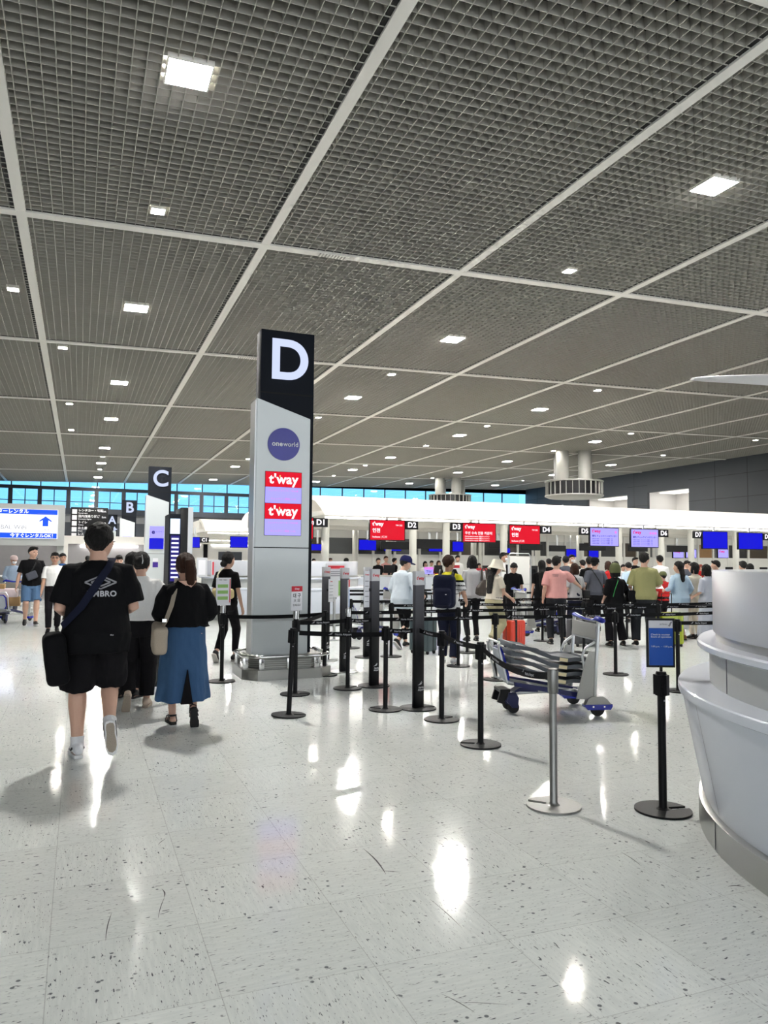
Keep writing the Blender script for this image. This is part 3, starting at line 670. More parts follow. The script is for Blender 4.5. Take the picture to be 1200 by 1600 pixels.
# directory board
rebase(s, (xr_, 31.2, 0))
e = empty('directory_board', (0, 0, 0), label='black directory board with white pictograms and lines', cat='sign board')
a = aty(111, 792, 40); b = aty(168, 838, 40); B('board', black, (a.x, b.x, 40, 40.2, b.z+.4, a.z), e, b=.01)
rowsz = [a.z-.22-.29*i for i in range(5)]
lines = (('レンタカー・宅配', 'Rental cars'), ('国内線乗り継ぎ', 'Domestic flights'), ('トイレ', 'Toilets'), ('お土産・売店', 'Shops'), ('レストラン', 'Restaurants'))
for z_, (t1, t2) in zip(rowsz, lines):
    B('pictogram', letter_w, (a.x+.06, a.x+.28, 39.98, 40, z_-.11, z_+.11), e); text(t1, .14, letter_w, e, (a.x+.34, 39.99, z_+.06), align='LEFT', bold=.02); text(t2, .09, letter_w, e, (a.x+.34, 39.99, z_-.07), align='LEFT', bold=.01)
    text('Exit', .12, letter_w, e, (a.x+1.42, 39.99, z_+.04), align='LEFT', bold=.02)
for xq in (a.x+.2, b.x-.2): B('support_post', black, (xq-.03, xq+.03, 40.05, 40.1, 0, b.z+.45), e)
rebase(e, (a.x, 40, 0))
# dark flight information tower beside the C pillar
e = empty('flight_information_tower', (0, 0, 0), label='tall dark information tower with lit screens beside the C pillar', cat='information tower')
a = aty(283, 793, 24); b = aty(296, 793, 24); hh = a.z
B('tower_body', black, (a.x, b.x-.03, 24, 25.4, 0, hh), e, b=.01); B('white_edge', alu, (b.x-.03, b.x+.12, 24, 24.3, 0, hh+.02), e)
B('advert_screen', mat('pale_blue_screen', (.1, .1, .1), .3, emit=(.5, .68, 1), es=.8), (a.x-.30, a.x-.02, 24.0, 24.06, 2.35, hh-.35), e)
fb = B('flight_list_screen', scr_blk, (a.x-.28, a.x-.02, 24.0, 24.06, .9, 2.3), e)
for i in range(10): B('list_row', mat('list_white', (.1, .1, .1), .4, emit=(.6, .65, .9), es=.8), (a.x-.26, a.x-.05, 23.99, 24.0, 1.0+i*.13, 1.05+i*.13), fb)
B('tower_side', navyblk, (a.x-.33, a.x, 24.07, 25.4, 0, hh-.2), e)
rebase(e, (a.x, 24, 0))
# kiosk counter under the advert with boxes
k_ = empty('rental_kiosk_counter', (-4.2, 27.5, 0), label='low grey kiosk counter behind the standing men at left', cat='counter')
B('front_panel', far_grey, (-2.5, 2.2, 0, .1, 0, .95), k_); B('worktop', MATS['counter_top'], (-2.55, 2.25, -.1, .7, .95, 1.0), k_)
bk = empty('kiosk_back_wall', (-5, 36, 0), label='grey shuttered kiosk wall behind the advert sign', cat='kiosk wall')
B('shutter', mat('grey_shutter', (.22, .21, .22), .6, bump=.2, bscale=3, var=.1), (-3, 8.0, 0, .2, 0, 2.2), bk); B('white_fascia', shop_w, (-3, 8.0, -.1, .2, 2.2, 2.55), bk); B('pilaster', shop_w, (4.1, 4.5, -.15, 0, 0, 2.3), bk); B('light_panel', lit_strip, (5, 7.4, -.13, -.1, 2.05, 2.15), bk)
# ---------------------------------------------------------------- queue posts
def disc_notch(bm, R, t=.012, ang=0.0, w=.022):
    pts = []; a0 = math.asin(w/R)
    for i in range(49):
        a = a0+(2*PI-2*a0)*i/48; pts.append((R*math.cos(a), R*math.sin(a)))
    pts += [(.055, -w), (.045, 0), (.055, w)]
    M_ = Matrix.Rotation(ang, 4, 'Z')
    prism(bm, [tuple((M_ @ Vector((x, y, 0)))[:2]) for x, y in pts], 0, t, axis='z', mx=None)
def swoosh_logo(parent, loc, s, m=None, rot=(PI/2, 0, 0)):
    bm = bmesh.new()
    for k in range(2):
        pts = [(-.5+.25*k, -.1), (-.1+.2*k, 0.05), (.5+.1*k, .55-.15*k), (.1+.2*k, -.02)]
        vs = [bm.verts.new((x*s, y*s, 0)) for x, y in pts]; bm.faces.new(vs)
    bmesh.ops.solidify(bm, geom=bm.faces[:], thickness=.001)
    o = finish('swoosh_mark', bm, m or letter_g, parent); o.location = loc; o.rotation_euler = rot; return o
BELT_Z = .842
def post(P, lab, m=None, head=None, lean=(0, 0), ang=2.0, group='black belt barrier posts', h=.89):
    m = m or blackm
    e = empty('belt_barrier_post', (P[0], P[1], 0), label=lab, cat='barrier post', group=group)
    bm = bmesh.new(); disc_notch(bm, .178, .013, ang); finish('base', bm, m, e)
    bm = bmesh.new(); lathe(bm, [(.045, .012), (.03, .02), (.0255, .03), (.0255, h-.15)], n=24); finish('pole', bm, m, e, smooth=40)
    bm = bmesh.new(); lathe(bm, [(.026, h-.16), (.034, h-.15), (.034, h-.01), (.03, h)], n=24)
    if m.name != 'spun_steel':
        for q in range(4): box(bm, .02, .046, -.02, .02, h-.15, h-.02, mx=Matrix.Rotation(q*PI/2+.4, 4, 'Z'))
    else:
        for q in range(4): box(bm, .02, .037, -.008, .008, h-.15, h-.01, mx=Matrix.Rotation(q*PI/2+.4, 4, 'Z'))
    finish('belt_head', bm, m, e, smooth=40)
    if m.name != 'spun_steel': B('locking_screw', letter_g, (-.004, .004, -.03, -.024, h-.19, h-.18), e)
    e.rotation_euler = (lean[0], lean[1], 0)
    return e
def belt(owner, A, Bp, sag=.01, z0=BELT_Z, z1=BELT_Z, marks=True, n=12):
    A = Vector((A[0], A[1], 0)); Bp = Vector((Bp[0], Bp[1], 0)); d = (Bp-A); L_ = d.length; u = d/L_; nn = Vector((-u.y, u.x, 0))*.002
    bm = bmesh.new(); R_ = []
    A0 = A+u*.035; L2 = L_-.07
    for i in range(n+1):
        t = i/n; c_ = A0+u*(L2*t); z = z0+(z1-z0)*t-sag*4*t*(1-t)
        R_.append([bm.verts.new(c_+nn*s_+Vector((0, 0, z+q))-Vector((owner.location.x, owner.location.y, 0))) for s_, q in ((-1, -.024), (-1, .024), (1, .024), (1, -.024))])
    for a, b in zip(R_, R_[1:]):
        for j in range(4): bm.faces.new((a[j], a[(j+1) % 4], b[(j+1) % 4], b[j]))
    bm.faces.new(R_[0][::-1]); bm.faces.new(R_[-1])
    o = finish('belt', bm, belt_m, owner)
    if marks:
        ang = math.atan2(u.y, u.x); k = max(1, int(L_/.62)); nv = Vector((u.y, -u.x, 0))
        for i in range(k):
            t = (i+.5)/k; c_ = A0+u*(L2*t)+nv*.004-Vector((owner.location.x, owner.location.y, 0)); z = z0+(z1-z0)*t-sag*4*t*(1-t); tl = math.atan2((z1-z0)-sag*4*(1-2*t), L_)
            text('Narita Airport', .030, letter_g, o, (c_.x, c_.y, z), rot=(PI/2, -tl, ang), bold=.01, name='belt_lettering', ext=.0005)
            swoosh_logo(o, (c_.x-u.x*.14, c_.y-u.y*.14, z), .05, rot=(PI/2, 0, ang))
    return o
def placard(e, w, h, z, rz, front, name='sign_plate', stem=True):
    """A4 style sign on a post head; front(plate) draws it in plate space, facing -y"""
    p = empty(name, (0, 0, z)); p.parent = e; p.rotation_euler = (0, 0, rz)
    bm = bmesh.new(); bbox(bm, -w/2, w/2, -.006, .006, 0, h, b=.003); fr = finish('plate', bm, paper, p, smooth=30)
    front(p, w, h)
    if stem:
        B('stem', black, (-.008, .008, -.008, .008, -.04, 0), p)
    return p
PT = {k: atz(*v) for k, v in dict(s1=(451, 1118), s2=(461, 1085), s3=(507, 1055), s4=(543, 1076), s5=(602, 1109), s6=(690, 1125), s7=(751, 1164), s8=(865, 1260), s9=(1036, 1267), s10=(346, 1065), s11=(716, 1041), s12=(774, 1062), s13=(962, 1054), s14=(1060, 1080), s15=(730, 1020)).items()}
p1 = post(PT['s1'], 'slightly leaning black barrier post nearest the D pillar front', lean=(0, math.radians(2.2)), ang=-.3)
p2 = post(PT['s2'], 'black barrier post carrying the red-headed 대구 placard', ang=-.5); p3 = post(PT['s3'], 'black barrier post beside the chrome foot of the D pillar', ang=.2)
p4 = post(PT['s4'], 'black barrier post with a narrow edge-on placard and chrome collar', ang=.4); p5 = post(PT['s5'], 'black barrier post left of the two wide airline panels', ang=2.5)
p6 = post(PT['s6'], 'black barrier post just right of the nearest airline panel', ang=.3); p7 = post(PT['s7'], 'black barrier post where the belt starts sagging to the steel post', ang=2.6)
p8 = post(PT['s8'], 'brushed steel barrier post with round spun base in the foreground', m=mat('spun_steel', (.30, .30, .29), .42, 1.0, bump=.1, bscale=60), ang=2.3, group=None); p9 = post(PT['s9'], 'black post with blue check-in hours sign beside the white desk', ang=-.15, group=None)
p10 = post(PT['s10'], 'black barrier post with timetable placard left of the D pillar', ang=1); p11 = post(PT['s11'], 'black barrier post in the queue lane before the backpack man', ang=1.6)
p12 = post(PT['s12'], 'black barrier post directly left of the loaded baggage cart', ang=1.5); p13 = post(PT['s13'], 'black barrier post right of the baggage cart handle', ang=.1)
p14 = post(PT['s14'], 'black barrier post between the blue sign and the round desk', ang=3.0); p15 = post(PT['s15'], 'black barrier post behind the backpack man, second lane back', ang=1.4)
# chrome collars
for e in (p2, p4, p10):
    bm = bmesh.new(); lathe(bm, [(.037, .89), (.037, .985), (.03, .99)], n=24); finish('chrome_collar', bm, chrome, e, smooth=40)
PN = {'n1': atz(653, 1107), 'n2': atz(584, 1072), 'n3': atz(537, 1050), 'n4': atz(508, 1032), 'n5': atz(573, 1027)}
pm = bpy.data.materials.new('black_to_grey_gradient_panel'); pm.use_nodes = True; t_ = pm.node_tree; p_ = t_.nodes['Principled BSDF']; p_.inputs['Roughness'].default_value = .45; p_.inputs['Specular IOR Level'].default_value = .2
tc_ = t_.nodes.new('ShaderNodeTexCoord'); sp_ = t_.nodes.new('ShaderNodeSeparateXYZ'); mr_ = t_.nodes.new('ShaderNodeMapRange'); mr_.inputs[1].default_value = .65; mr_.inputs[2].default_value = 1.34; mx_ = t_.nodes.new('ShaderNodeMix'); mx_.data_type = 'RGBA'
mx_.inputs[6].default_value = (.003, .003, .004, 1); mx_.inputs[7].default_value = (.10, .10, .115, 1)
t_.links.new(tc_.outputs['Object'], sp_.inputs[0]); t_.links.new(sp_.outputs[2], mr_.inputs[0]); t_.links.new(mr_.outputs[0], mx_.inputs[0]); t_.links.new(mx_.outputs[2], p_.inputs['Base Color'])
def wide_panel(P, lab, rz=.35, base=blackm, h=1.48):
    e = empty('airline_panel_stand', (P[0], P[1], 0), rz, label=lab, cat='panel stand', group='gradient airline panel stands')
    bm = bmesh.new(); disc_notch(bm, .2, .013, 5.8); finish('base', bm, base, e)
    bm = bmesh.new(); bbox(bm, -.068, .068, -.025, .025, .012, h, b=.008); finish('panel', bm, pm, e, smooth=30)
    hd = B('white_header', mat('header_grey_white', (.62, .62, .64), .4, var=.02), (-.0695, .0695, -.0275, .0275, h-.15, h+.004), e, b=.004)
    text("t'way", .05, redp, hd, (.0, -.029, h-.075), bold=.03, name='airline_lettering', ext=.001)
    o = swoosh_logo(e, (.0, -.027, .26), .07, letter_w); text('Narita\nAirport', .03, letter_w, e, (.02, -.027, .215), bold=.01, name='airport_lettering', ext=.0005)
    return e
n1 = wide_panel(PN['n1'], 'nearest wide black airline panel stand, right of the others'); n2 = wide_panel(PN['n2'], 'second wide airline panel stand, with a white leaflet on its left')
n3 = wide_panel(PN['n3'], 'wide airline panel stand with shiny base behind the edge-on placard', base=steel); n4 = wide_panel(PN['n4'], 'airline panel stand just right of the D pillar foot', base=steel)
n5 = wide_panel(PN['n5'], 'airline panel stand farthest back, mostly behind the second one')
# belts
def bl(o, a, b, **k): return belt(o, a, b, **k)
A_ = lambda v: (v[0], v[1])
bl(p1, (p1.location.x+.03, p1.location.y), A_(PT['s5'])); bl(p5, A_(PT['s5']), A_(PN['n1'])); bl(n1 if False else p6, A_(PN['n1']), A_(PT['s6'])); bl(p7, A_(PT['s6']), A_(PT['s7']), sag=.02)
b8 = bl(p8, A_(PT['s7']), A_(PT['s8']), sag=.07)
bl(p2, A_(PT['s2']), A_(PT['s4'])); bl(p4, A_(PT['s4']), (3.52, 9.1)); bl(p10, A_(PT['s10']), A_(PT['s3']), sag=.02, marks=False)
bl(p3, A_(PT['s3']), A_(PT['s2']), marks=False)
more = {}
def q(x, y, lab, ang=1.2):
    more[(x, y)] = post((x, y), lab, ang=ang); return more[(x, y)]
r0 = [q(9.0, 7.45, 'black barrier post hidden low behind the round desk')]
bl(p14, A_(PT['s14']), (9.0, 7.45)); bl(n1, A_(PN['n1']), A_(PN['n1'])) if False else None
# rows of lanes, each at one depth
c1_ = q(9.15, 8.95, 'black barrier post right of the green beanie woman, front lane'); 
bl(p12, A_(PN['n2']), A_(PT['s12'])); bl(p13, A_(PT['s12']), A_(PT['s13'])); bl(c1_, A_(PT['s13']), (9.15, 8.95))
c2_ = q(11.2, 8.9, 'black barrier post at the right end of the front lane')
bl(c2_, (9.15, 8.95), (11.2, 8.9))
d1_ = q(7.25, 10.4, 'black barrier post right of the orange suitcase, second lane'); d2_ = q(9.2, 10.4, 'black barrier post in front of the olive shirt man, second lane'); d3_ = q(11.1, 10.35, 'black barrier post right of the lime suitcase')
bl(p11, A_(PN['n3']), A_(PT['s11'])); bl(d1_, A_(PT['s11']), (7.25, 10.4)); bl(d2_, (7.25, 10.4), (9.2, 10.4)); bl(d3_, (9.2, 10.4), (11.1, 10.35))
e1_ = q(8.3, 11.25, 'black barrier post left of the pink shirt man, third lane'); e0_ = q(4.85, 11.8, 'black barrier post behind the airline panels, third lane'); e2_ = q(12.2, 11.2, 'black barrier post right of the pale dress woman, third lane')
bl(p15, (4.85, 11.8), A_(PT['s15'])); bl(e1_, A_(PT['s15']), (8.3, 11.25)); bl(e2_, (8.3, 11.25), (12.2, 11.2), sag=.02)
for yy, xs, nm in ((13.15, (4.6, 6.6, 8.7, 10.8, 13.0), 'fourth'), (15.95, (5.2, 7.4, 9.6, 11.8, 14.0), 'fifth'), (17.8, (5.8, 8.0, 10.4, 12.2, 14.4), 'sixth')):
    pv = None
    for i, xx in enumerate(xs):
        o = q(xx, yy, 'black barrier post of the %s queue lane, %s' % (nm, ('leftmost', 'second from the left', 'middle one', 'second from the right', 'rightmost')[i]))
        if pv: bl(o, pv, (xx, yy), marks=yy < 14)
        pv = (xx, yy)
# placards
def daegu(p, w, h):
    B('red_head', redp, (-w/2, w/2, -.0085, -.006, h*.78, h), p); text("t'way", .032, letter_w, p, (0, -.009, h*.89), bold=.03, ext=.0005)
    text('대 구', .058, ink, p, (0, -.007, h*.60), bold=.015, ext=.0005); text('大 邱', .045, ink, p, (0, -.007, h*.40), ext=.0005); text('DAEGU', .035, ink, p, (0, -.007, h*.22), ext=.0005)
placard(p2, .17, .29, .99, .45, daegu)
def timetable(p, w, h):
    B('red_edge', redp, (w/2-.02, w/2-.008, -.0085, -.006, h*.1, h*.95), p)
    for i in range(3): B('green_block', greenp, (-w/2+.02, w/2-.04, -.008, -.006, h*(.2+.22*i), h*(.32+.22*i)), p)
    text('TIME TABLE', .022, ink, p, (-.01, -.007, h*.92), ext=.0005)
placard(p10, .2, .36, .99, .15, timetable)
def edgeon(p, w, h):
    B('red_head', redp, (-w/2, w/2, -.0085, -.006, h*.75, h), p); B('blue_field', mat('pale_blue_print', (.4, .5, .75), .5, var=.1), (-w/2+.01, w/2-.01, -.0085, -.006, h*.05, h*.7), p)
placard(p4, .17, .36, .99, 1.15, edgeon)
def hours(p, w, h):
    B('black_frame', black, (-w/2-.014, w/2+.014, .000, .012, -.014, h+.014), p)
    B('blue_field', mat('strong_blue_print', (.0, .075, .42), .5, var=.05, bscale=6), (-w/2, w/2, -.009, -.006, 0, h*.83), p)
    text('Check-in counter\nhours of operation', .0172, letter_w, p, (-w/2+.012, -.0095, h*.66), align='LEFT', ext=.0005, bold=.005); text('1:00 p.m.  -  1:00 p.m.', .0155, letter_w, p, (-w/2+.012, -.0095, h*.42), align='LEFT', ext=.0005, bold=.005)
    text('airlines', .018, mat('grey_print', (.25, .25, .28), .5, var=.05), p, (w*.12, -.0075, h*.92), ext=.0005)
    bm = bmesh.new(); prism(bm, [(0, 0), (.02, .03), (.028, .028), (.012, -.004)], -.008, -.006); o = finish('tail_mark', bm, MATS['grey_print'], p); o.location = (w*.30, 0, h*.88)
placard(p9, .155, .29, .93, -.42, hours)
def leaf(p, w, h):
    for i in range(5): B('text_line', mat('grey_print', (.25, .25, .28), .5, var=.05), (-w/2+.015, w/2-.015, -.0075, -.006, h*(.15+.14*i), h*(.17+.14*i)), p)
    text("t'way", .03, redp, p, (0, -.008, h*.9), bold=.02, ext=.0005)
pl = placard(n2, .09, .46, 1.02, .0, leaf, stem=False); pl.location = (-.135, .0, 1.0)
pl = placard(n4, .13, .36, .95, .3, leaf, stem=False); pl.location = (.02, -.10, .93)
B('leaflet_hook', black, (-.1, -.06, -.01, .01, 1.2, 1.24), n2); B('leaflet_hook', black, (0, .03, -.10, -.02, 1.1, 1.13), n4)
# notice board behind the panels
P = atz(524, 1000); nb = empty('notice_stand', (P.x, P.y, 0), .3, label='white notice stand with red title and green leaflet between the panels', cat='notice stand')
B('board', paper, (-.24, .24, 0, .03, .85, 1.52), nb); B('red_title', redp, (-.20, .20, -.004, 0, 1.42, 1.48), nb); B('green_leaflet', greenp, (.06, .22, -.004, 0, .88, 1.18), nb); B('white_leaflet', letter_w, (-.22, -.05, -.006, 0, .9, 1.2), nb)
for i in range(3): B('text_line', MATS['grey_print'], (-.19, .19, -.004, 0, 1.27+.04*i, 1.285+.04*i), nb)
B('stand_pole', alu, (-.02, .02, .03, .06, .02, .9), nb); B('foot', alu, (-.25, .25, -.12, .18, 0, .02), nb)
# ---------------------------------------------------------------- baggage carts
def cart(lab, rz=0, loc=(0, 0, 0), group='silver and blue baggage carts'):
    """local: front (nose) at -x, handle at +x"""
    e = empty('baggage_cart', loc, rz, label=lab, cat='baggage cart', group=group)
    W_ = .33
    bm = bmesh.new()
    for s_ in (-1, 1):
        tube(bm, [(.42, s_*.24, .17), (.1, s_*.20, .22), (-.30, s_*.14, .30), (-.48, s_*.12, .34)], .016, n=8)
        tube(bm, [(.42, s_*W_, .17), (.44, s_*W_, .55), (.47, s_*W_, .97)], .02, n=8)
        tube(bm, [(.36, s_*(W_-.03), .2), (.30, s_*(W_-.03), .62), (.34, s_*(W_-.03), .70), (.43, s_*(W_-.02), .76)], .014, n=8)
    tube(bm, [(.42, -W_, .18), (.42, W_, .18)], .02, n=8); tube(bm, [(.46, -W_, .78), (.46, W_, .78)], .012, n=8); tube(bm, [(.46, -W_, .93), (.46, W_, .93)], .012, n=8)
    tube(bm, [(-.15, -.18, .27), (-.15, .18, .27)], .013, n=8); tube(bm, [(-.45, -.13, .335), (-.45, .13, .335)], .013, n=8)
    finish('frame', bm, alu, e, smooth=50)
    bm = bmesh.new()
    tube(bm, [(-.38, -.05, .20), (0, -.05, .215), (.3, -.12, .19), (.42, -.2, .18)], (.018), n=8); tube(bm, [(-.38, .05, .20), (0, .05, .215), (.3, .12, .19), (.42, .2, .18)], .018, n=8)
    finish('lower_rails', bm, alu, e, smooth=50)
    # blue deck beams
    bm = bmesh.new()
    for s_ in (-1, 1):
        prism(bm, [(.46, .15), (.46, .20), (-.05, .29), (-.42, .35), (-.42, .31), (-.05, .24)], s_*.26-.02, s_*.26+.02)
    prism(bm, [(-.40, .20), (-.30, .26), (-.10, .25), (-.10, .21), (-.3, .22)], -.07, .07)
    finish('deck_beam', bm, mat('navy_deck_paint', (.008, .012, .09), .35, var=.05), e)
    # front stop plate with tube loop
    bm = bmesh.new(); mx = Matrix.Translation((-.46, 0, .36)) @ Matrix.Rotation(math.radians(-14), 4, 'Y')
    prism(bm, [(-.10, .0), (.10, 0), (.14, .06), (.14, .26), (.09, .32), (-.09, .32), (-.14, .26), (-.14, .06)], -.012, .012, mx=mx, axis='x')
    finish('stop_plate', bm, mat('pale_grey_plate', (.42, .46, .52), .35, .4, var=.04), e)
    bm = bmesh.new(); prism(bm, [(-.12, -.02), (.12, -.02), (.16, .05), (.16, .27), (.1, .34), (-.1, .34), (-.16, .27), (-.16, .05)], -.004, .018, mx=mx@Matrix.Translation((.01, 0, 0)), axis='x'); finish('stop_plate_edge', bm, blue_pl, e)
    bm = bmesh.new()
    L_ = [(-.03, -.22, -.02), (-.03, -.22, .34), (0, -.17, .40), (0, .17, .40), (-.03, .22, .34), (-.03, .22, -.02), (.05, .19, -.06), (.05, -.19, -.06), (-.03, -.22, -.02)]
    tube(bm, [mx@Vector(p) for p in L_], .013, n=8, dome=False); finish('stop_loop', bm, alu, e, smooth=60)
    # side plates at the back and blue fenders over rear wheels
    for s_ in (-1, 1):
        bm = bmesh.new(); prism(bm, [(.22, .18), (.44, .17), (.45, .60), (.45, .66), (.36, .66), (.32, .56)], s_*(W_+.0)-.006, s_*(W_+.0)+.006)
        finish('side_plate', bm, mat('grey_side_plate', (.36, .36, .34), .4, .5, var=.04), e)
        bm = bmesh.new(); prism(bm, [(.33, .07), (.58, .07), (.60, .10), (.60, .125), (.30, .125), (.30, .10)], s_*W_-.04, s_*W_+.04); finish('wheel_fender', bm, blue_pl, e)
        bm = bmesh.new(); prism(bm, [(.31, .125), (.59, .125), (.54, .18), (.50, .205), (.38, .205), (.34, .18)], s_*W_-.034, s_*W_+.034); finish('fender_cap', bm, MATS['grey_side_plate'], e)
        bm = bmesh.new(); lathe(bm, [(.02, -.022), (.068, -.022), (.075, -.012), (.075, .012), (.068, .022), (.02, .022)], n=28); bm.transform(Matrix.Translation((.45, s_*W_, .076))@Matrix.Rotation(PI/2, 4, 'X')); w_ = finish('rear_wheel', bm, rubber, e, smooth=40)
        for xq in (.39, .51): B('bolt', chrome, (xq-.008, xq+.008, s_*(W_+.041)-.002, s_*(W_+.041)+.002, .095, .11), e)
        # front casters
        bm = bmesh.new(); prism(bm, [(-.44, .215), (-.36, .215), (-.33, .16), (-.34, .06), (-.40, .06), (-.46, .13)], s_*.10-.03, s_*.10-.02); prism(bm, [(-.44, .215), (-.36, .215), (-.33, .16), (-.34, .06), (-.40, .06), (-.46, .13)], s_*.10+.02, s_*.10+.03); box(bm, -.44, -.36, s_*.10-.03, s_*.10+.03, .2, .22)
        finish('caster_fork', bm, mat('navy_fork', (.01, .014, .07), .4, var=.1), e)
        bm = bmesh.new(); lathe(bm, [(.02, -.016), (.053, -.016), (.06, -.008), (.06, .008), (.053, .016), (.02, .016)], n=24); bm.transform(Matrix.Translation((-.38, s_*.10, .061))@Matrix.Rotation(PI/2, 4, 'X')); finish('front_wheel', bm, rubber, e, smooth=40)
    bm = bmesh.new(); prism(bm, [(-.56, .12), (-.50, .10), (-.46, .16), (-.42, .22), (-.42, .25), (-.52, .25)], -.12, -.09); prism(bm, [(-.56, .12), (-.50, .10), (-.46, .16), (-.42, .22), (-.42, .25), (-.52, .25)], .09, .12); box(bm, -.53, -.42, -.12, .12, .22, .25)
    finish('nose_bumper', bm, black, e)
    # upper advert board and the blue handle
    B('back_board', mat('grey_side_plate', (.36, .36, .34), .4, .5), (.435, .45, -W_+.015, W_-.015, .79, .95), e, b=.004)
    bm = bmesh.new(); tube(bm, [(.50, -W_-.05, .985), (.47, -W_+.02, 1.005), (.50, -.12, .975), (.50, .12, .975), (.47, W_-.02, 1.005), (.50, W_+.05, .985)], [(.03, .026), (.036, .03), (.018, .016), (.018, .016), (.036, .03), (.03, .026)], n=12)
    finish('handle', bm, blue_pl, e, smooth=60)
    text('Narita', .04, letter_g, e, (.49, 0, .995), rot=(PI/2, 0, -PI/2), name='handle_lettering')
    return e
CA = atz(885, 1101); CB = atz(945, 1118); mid = (CA+CB)/2
ca = cart('silver and blue baggage cart loaded with grey trays', rz=math.atan2(CB.x-CA.x, CA.y-CB.y)*0+math.radians(-14), loc=(0, 0, 0))
rzv = ca.rotation_euler.z
ca.location = (mid.x-.45*math.cos(rzv), mid.y-.45*math.sin(rzv), 0)
def tray():
    bm = bmesh.new(); P = [(-.44, .075), (-.40, .08), (-.20, .08), (-.12, .055), (-.02, .03), (.16, .028), (.24, .05), (.34, .06), (.40, .06)]
    top = P; n = len(P); g = []
    for s_ in (-.27, -.245, .245, .27):
        lift = .018 if abs(s_) > .26 else 0
        g.append(([bm.verts.new((x, s_, z+lift)) for x, z in P], [bm.verts.new((x, s_, z-.022)) for x, z in P]))
    for (a, b), (c, d) in zip(g, g[1:]):
        for i in range(n-1): bm.faces.new((a[i], a[i+1], c[i+1], c[i])); bm.faces.new((b[i+1], b[i], d[i], d[i+1]))
        bm.faces.new((a[0], c[0], d[0], b[0])); bm.faces.new((c[-1], a[-1], b[-1], d[-1]))
    for a, b, f in ((g[0][0], g[0][1], 1), (g[-1][0], g[-1][1], 0)):
        for i in range(n-1): bm.faces.new((a[i], b[i], b[i+1], a[i+1]))
    # raised ends
    bbox(bm, -.46, -.42, -.27, .27, .05, .11, b=.008); bbox(bm, .39, .425, -.27, .27, .03, .085, b=.008)
    o = finish('luggage_tray', bm, tray_m, None, smooth=30)
    B('sticker', label_m, (.07, .16, -.2725, -.2705, .004, .040), o)
    return o
tr0 = None; cm = Matrix.Translation(ca.location) @ Matrix.Rotation(rzv, 4, 'Z')
for i in range(4):
    tr0 = tray() if i == 0 else copy_tree(tr0)
    v = cm @ Vector((-.03+.008*i, 0, .345+.075*i)); tr0.location = v; tr0.rotation_euler = (0, math.radians(9), rzv)
    tag(tr0, label='wavy slate grey luggage tray on the baggage cart, %s' % ('lowest of four', 'second from bottom', 'third from bottom', 'topmost of four')[i], cat='luggage tray', group='grey trays stacked on the cart')
# other carts farther back
P = atz(583, 985); c3 = copy_tree(ca, (5.6, 14.6, 0), math.radians(10), label='baggage cart with blue handle behind the airline panels')
c4 = copy_tree(ca, (9.4, 14.3, 0), math.radians(170), label='baggage cart partly hidden behind the pink shirt man')
P = atz(20, 972); c5 = copy_tree(ca, (P.x-.1, P.y, 0), math.radians(70), label='baggage cart loaded with parcels at the left photo edge')
card = mat('brown_cardboard', (.28, .17, .07), .8, var=.1, bscale=8)
for q_, (dx, dz, w, h, m, lab) in enumerate(((0, .40, .5, .22, card, 'brown cardboard box on the cart at the left edge'), (-.02, .62, .42, .2, mat('white_wrapped_parcel', (.6, .5, .5), .6, var=.2, bscale=10), 'white printed parcel on top of the brown box'), (-.25, .82, .3, .12, card, 'small tan parcel topmost at the far left edge'))):
    o = B('parcel', m, (-w/2, w/2, -.2, .2, 0, h), b=.01); o.location = (c5.location.x+dx, c5.location.y, dz); tag(o, label=lab, cat='parcel')
# tall white machine/board behind the queue
P = aty(812, 920, 17.2); o = empty('partition_screen', (P.x, 17.2, 0), label='tall white wheeled screen with tube frame in the queue', cat='screen')
B('panel', mat('cream_screen_panel', (.72, .71, .67), .5, var=.03), (-.30, .30, -.02, .02, .35, 1.72), o, b=.01)
B('panel_seam', MATS['seam_grey'], (-.29, .29, -.022, -.02, 1.0, 1.006), o); bm = bmesh.new()
tube(bm, [(-.34, 0, .05), (-.34, 0, 1.72), (-.28, 0, 1.80), (.28, 0, 1.80), (.34, 0, 1.72), (.34, 0, .05)], .016, n=8, dome=False); finish('tube_frame', bm, alu, o, smooth=60)
for s_ in (-1, 1): B('foot', alu, (s_*.34-.02, s_*.34+.02, -.25, .25, .02, .05), o)
# cream machine block
P = aty(985, 915, 18.5); o = empty('document_machine', (P.x, 18.5, 0), label='white box shaped machine between the beanie woman and olive shirt man', cat='machine'); B('cabinet', white_g, (-.45, .55, 0, .6, 0, 1.02), o, b=.02); B('top_panel', white, (-.48, .58, -.02, .62, 1.02, 1.18), o, b=.02)
# counter-side cabinets behind the hat woman
P = aty(789, 925, 19.5); o = empty('service_counter', (P.x, 19.5, 0), label='small white service counter behind the woman in the bucket hat', cat='counter'); B('cabinet', white_g, (-.7, .7, 0, .6, 0, .98), o, b=.02); B('worktop', white, (-.75, .75, -.05, .65, .98, 1.03), o, b=.01)
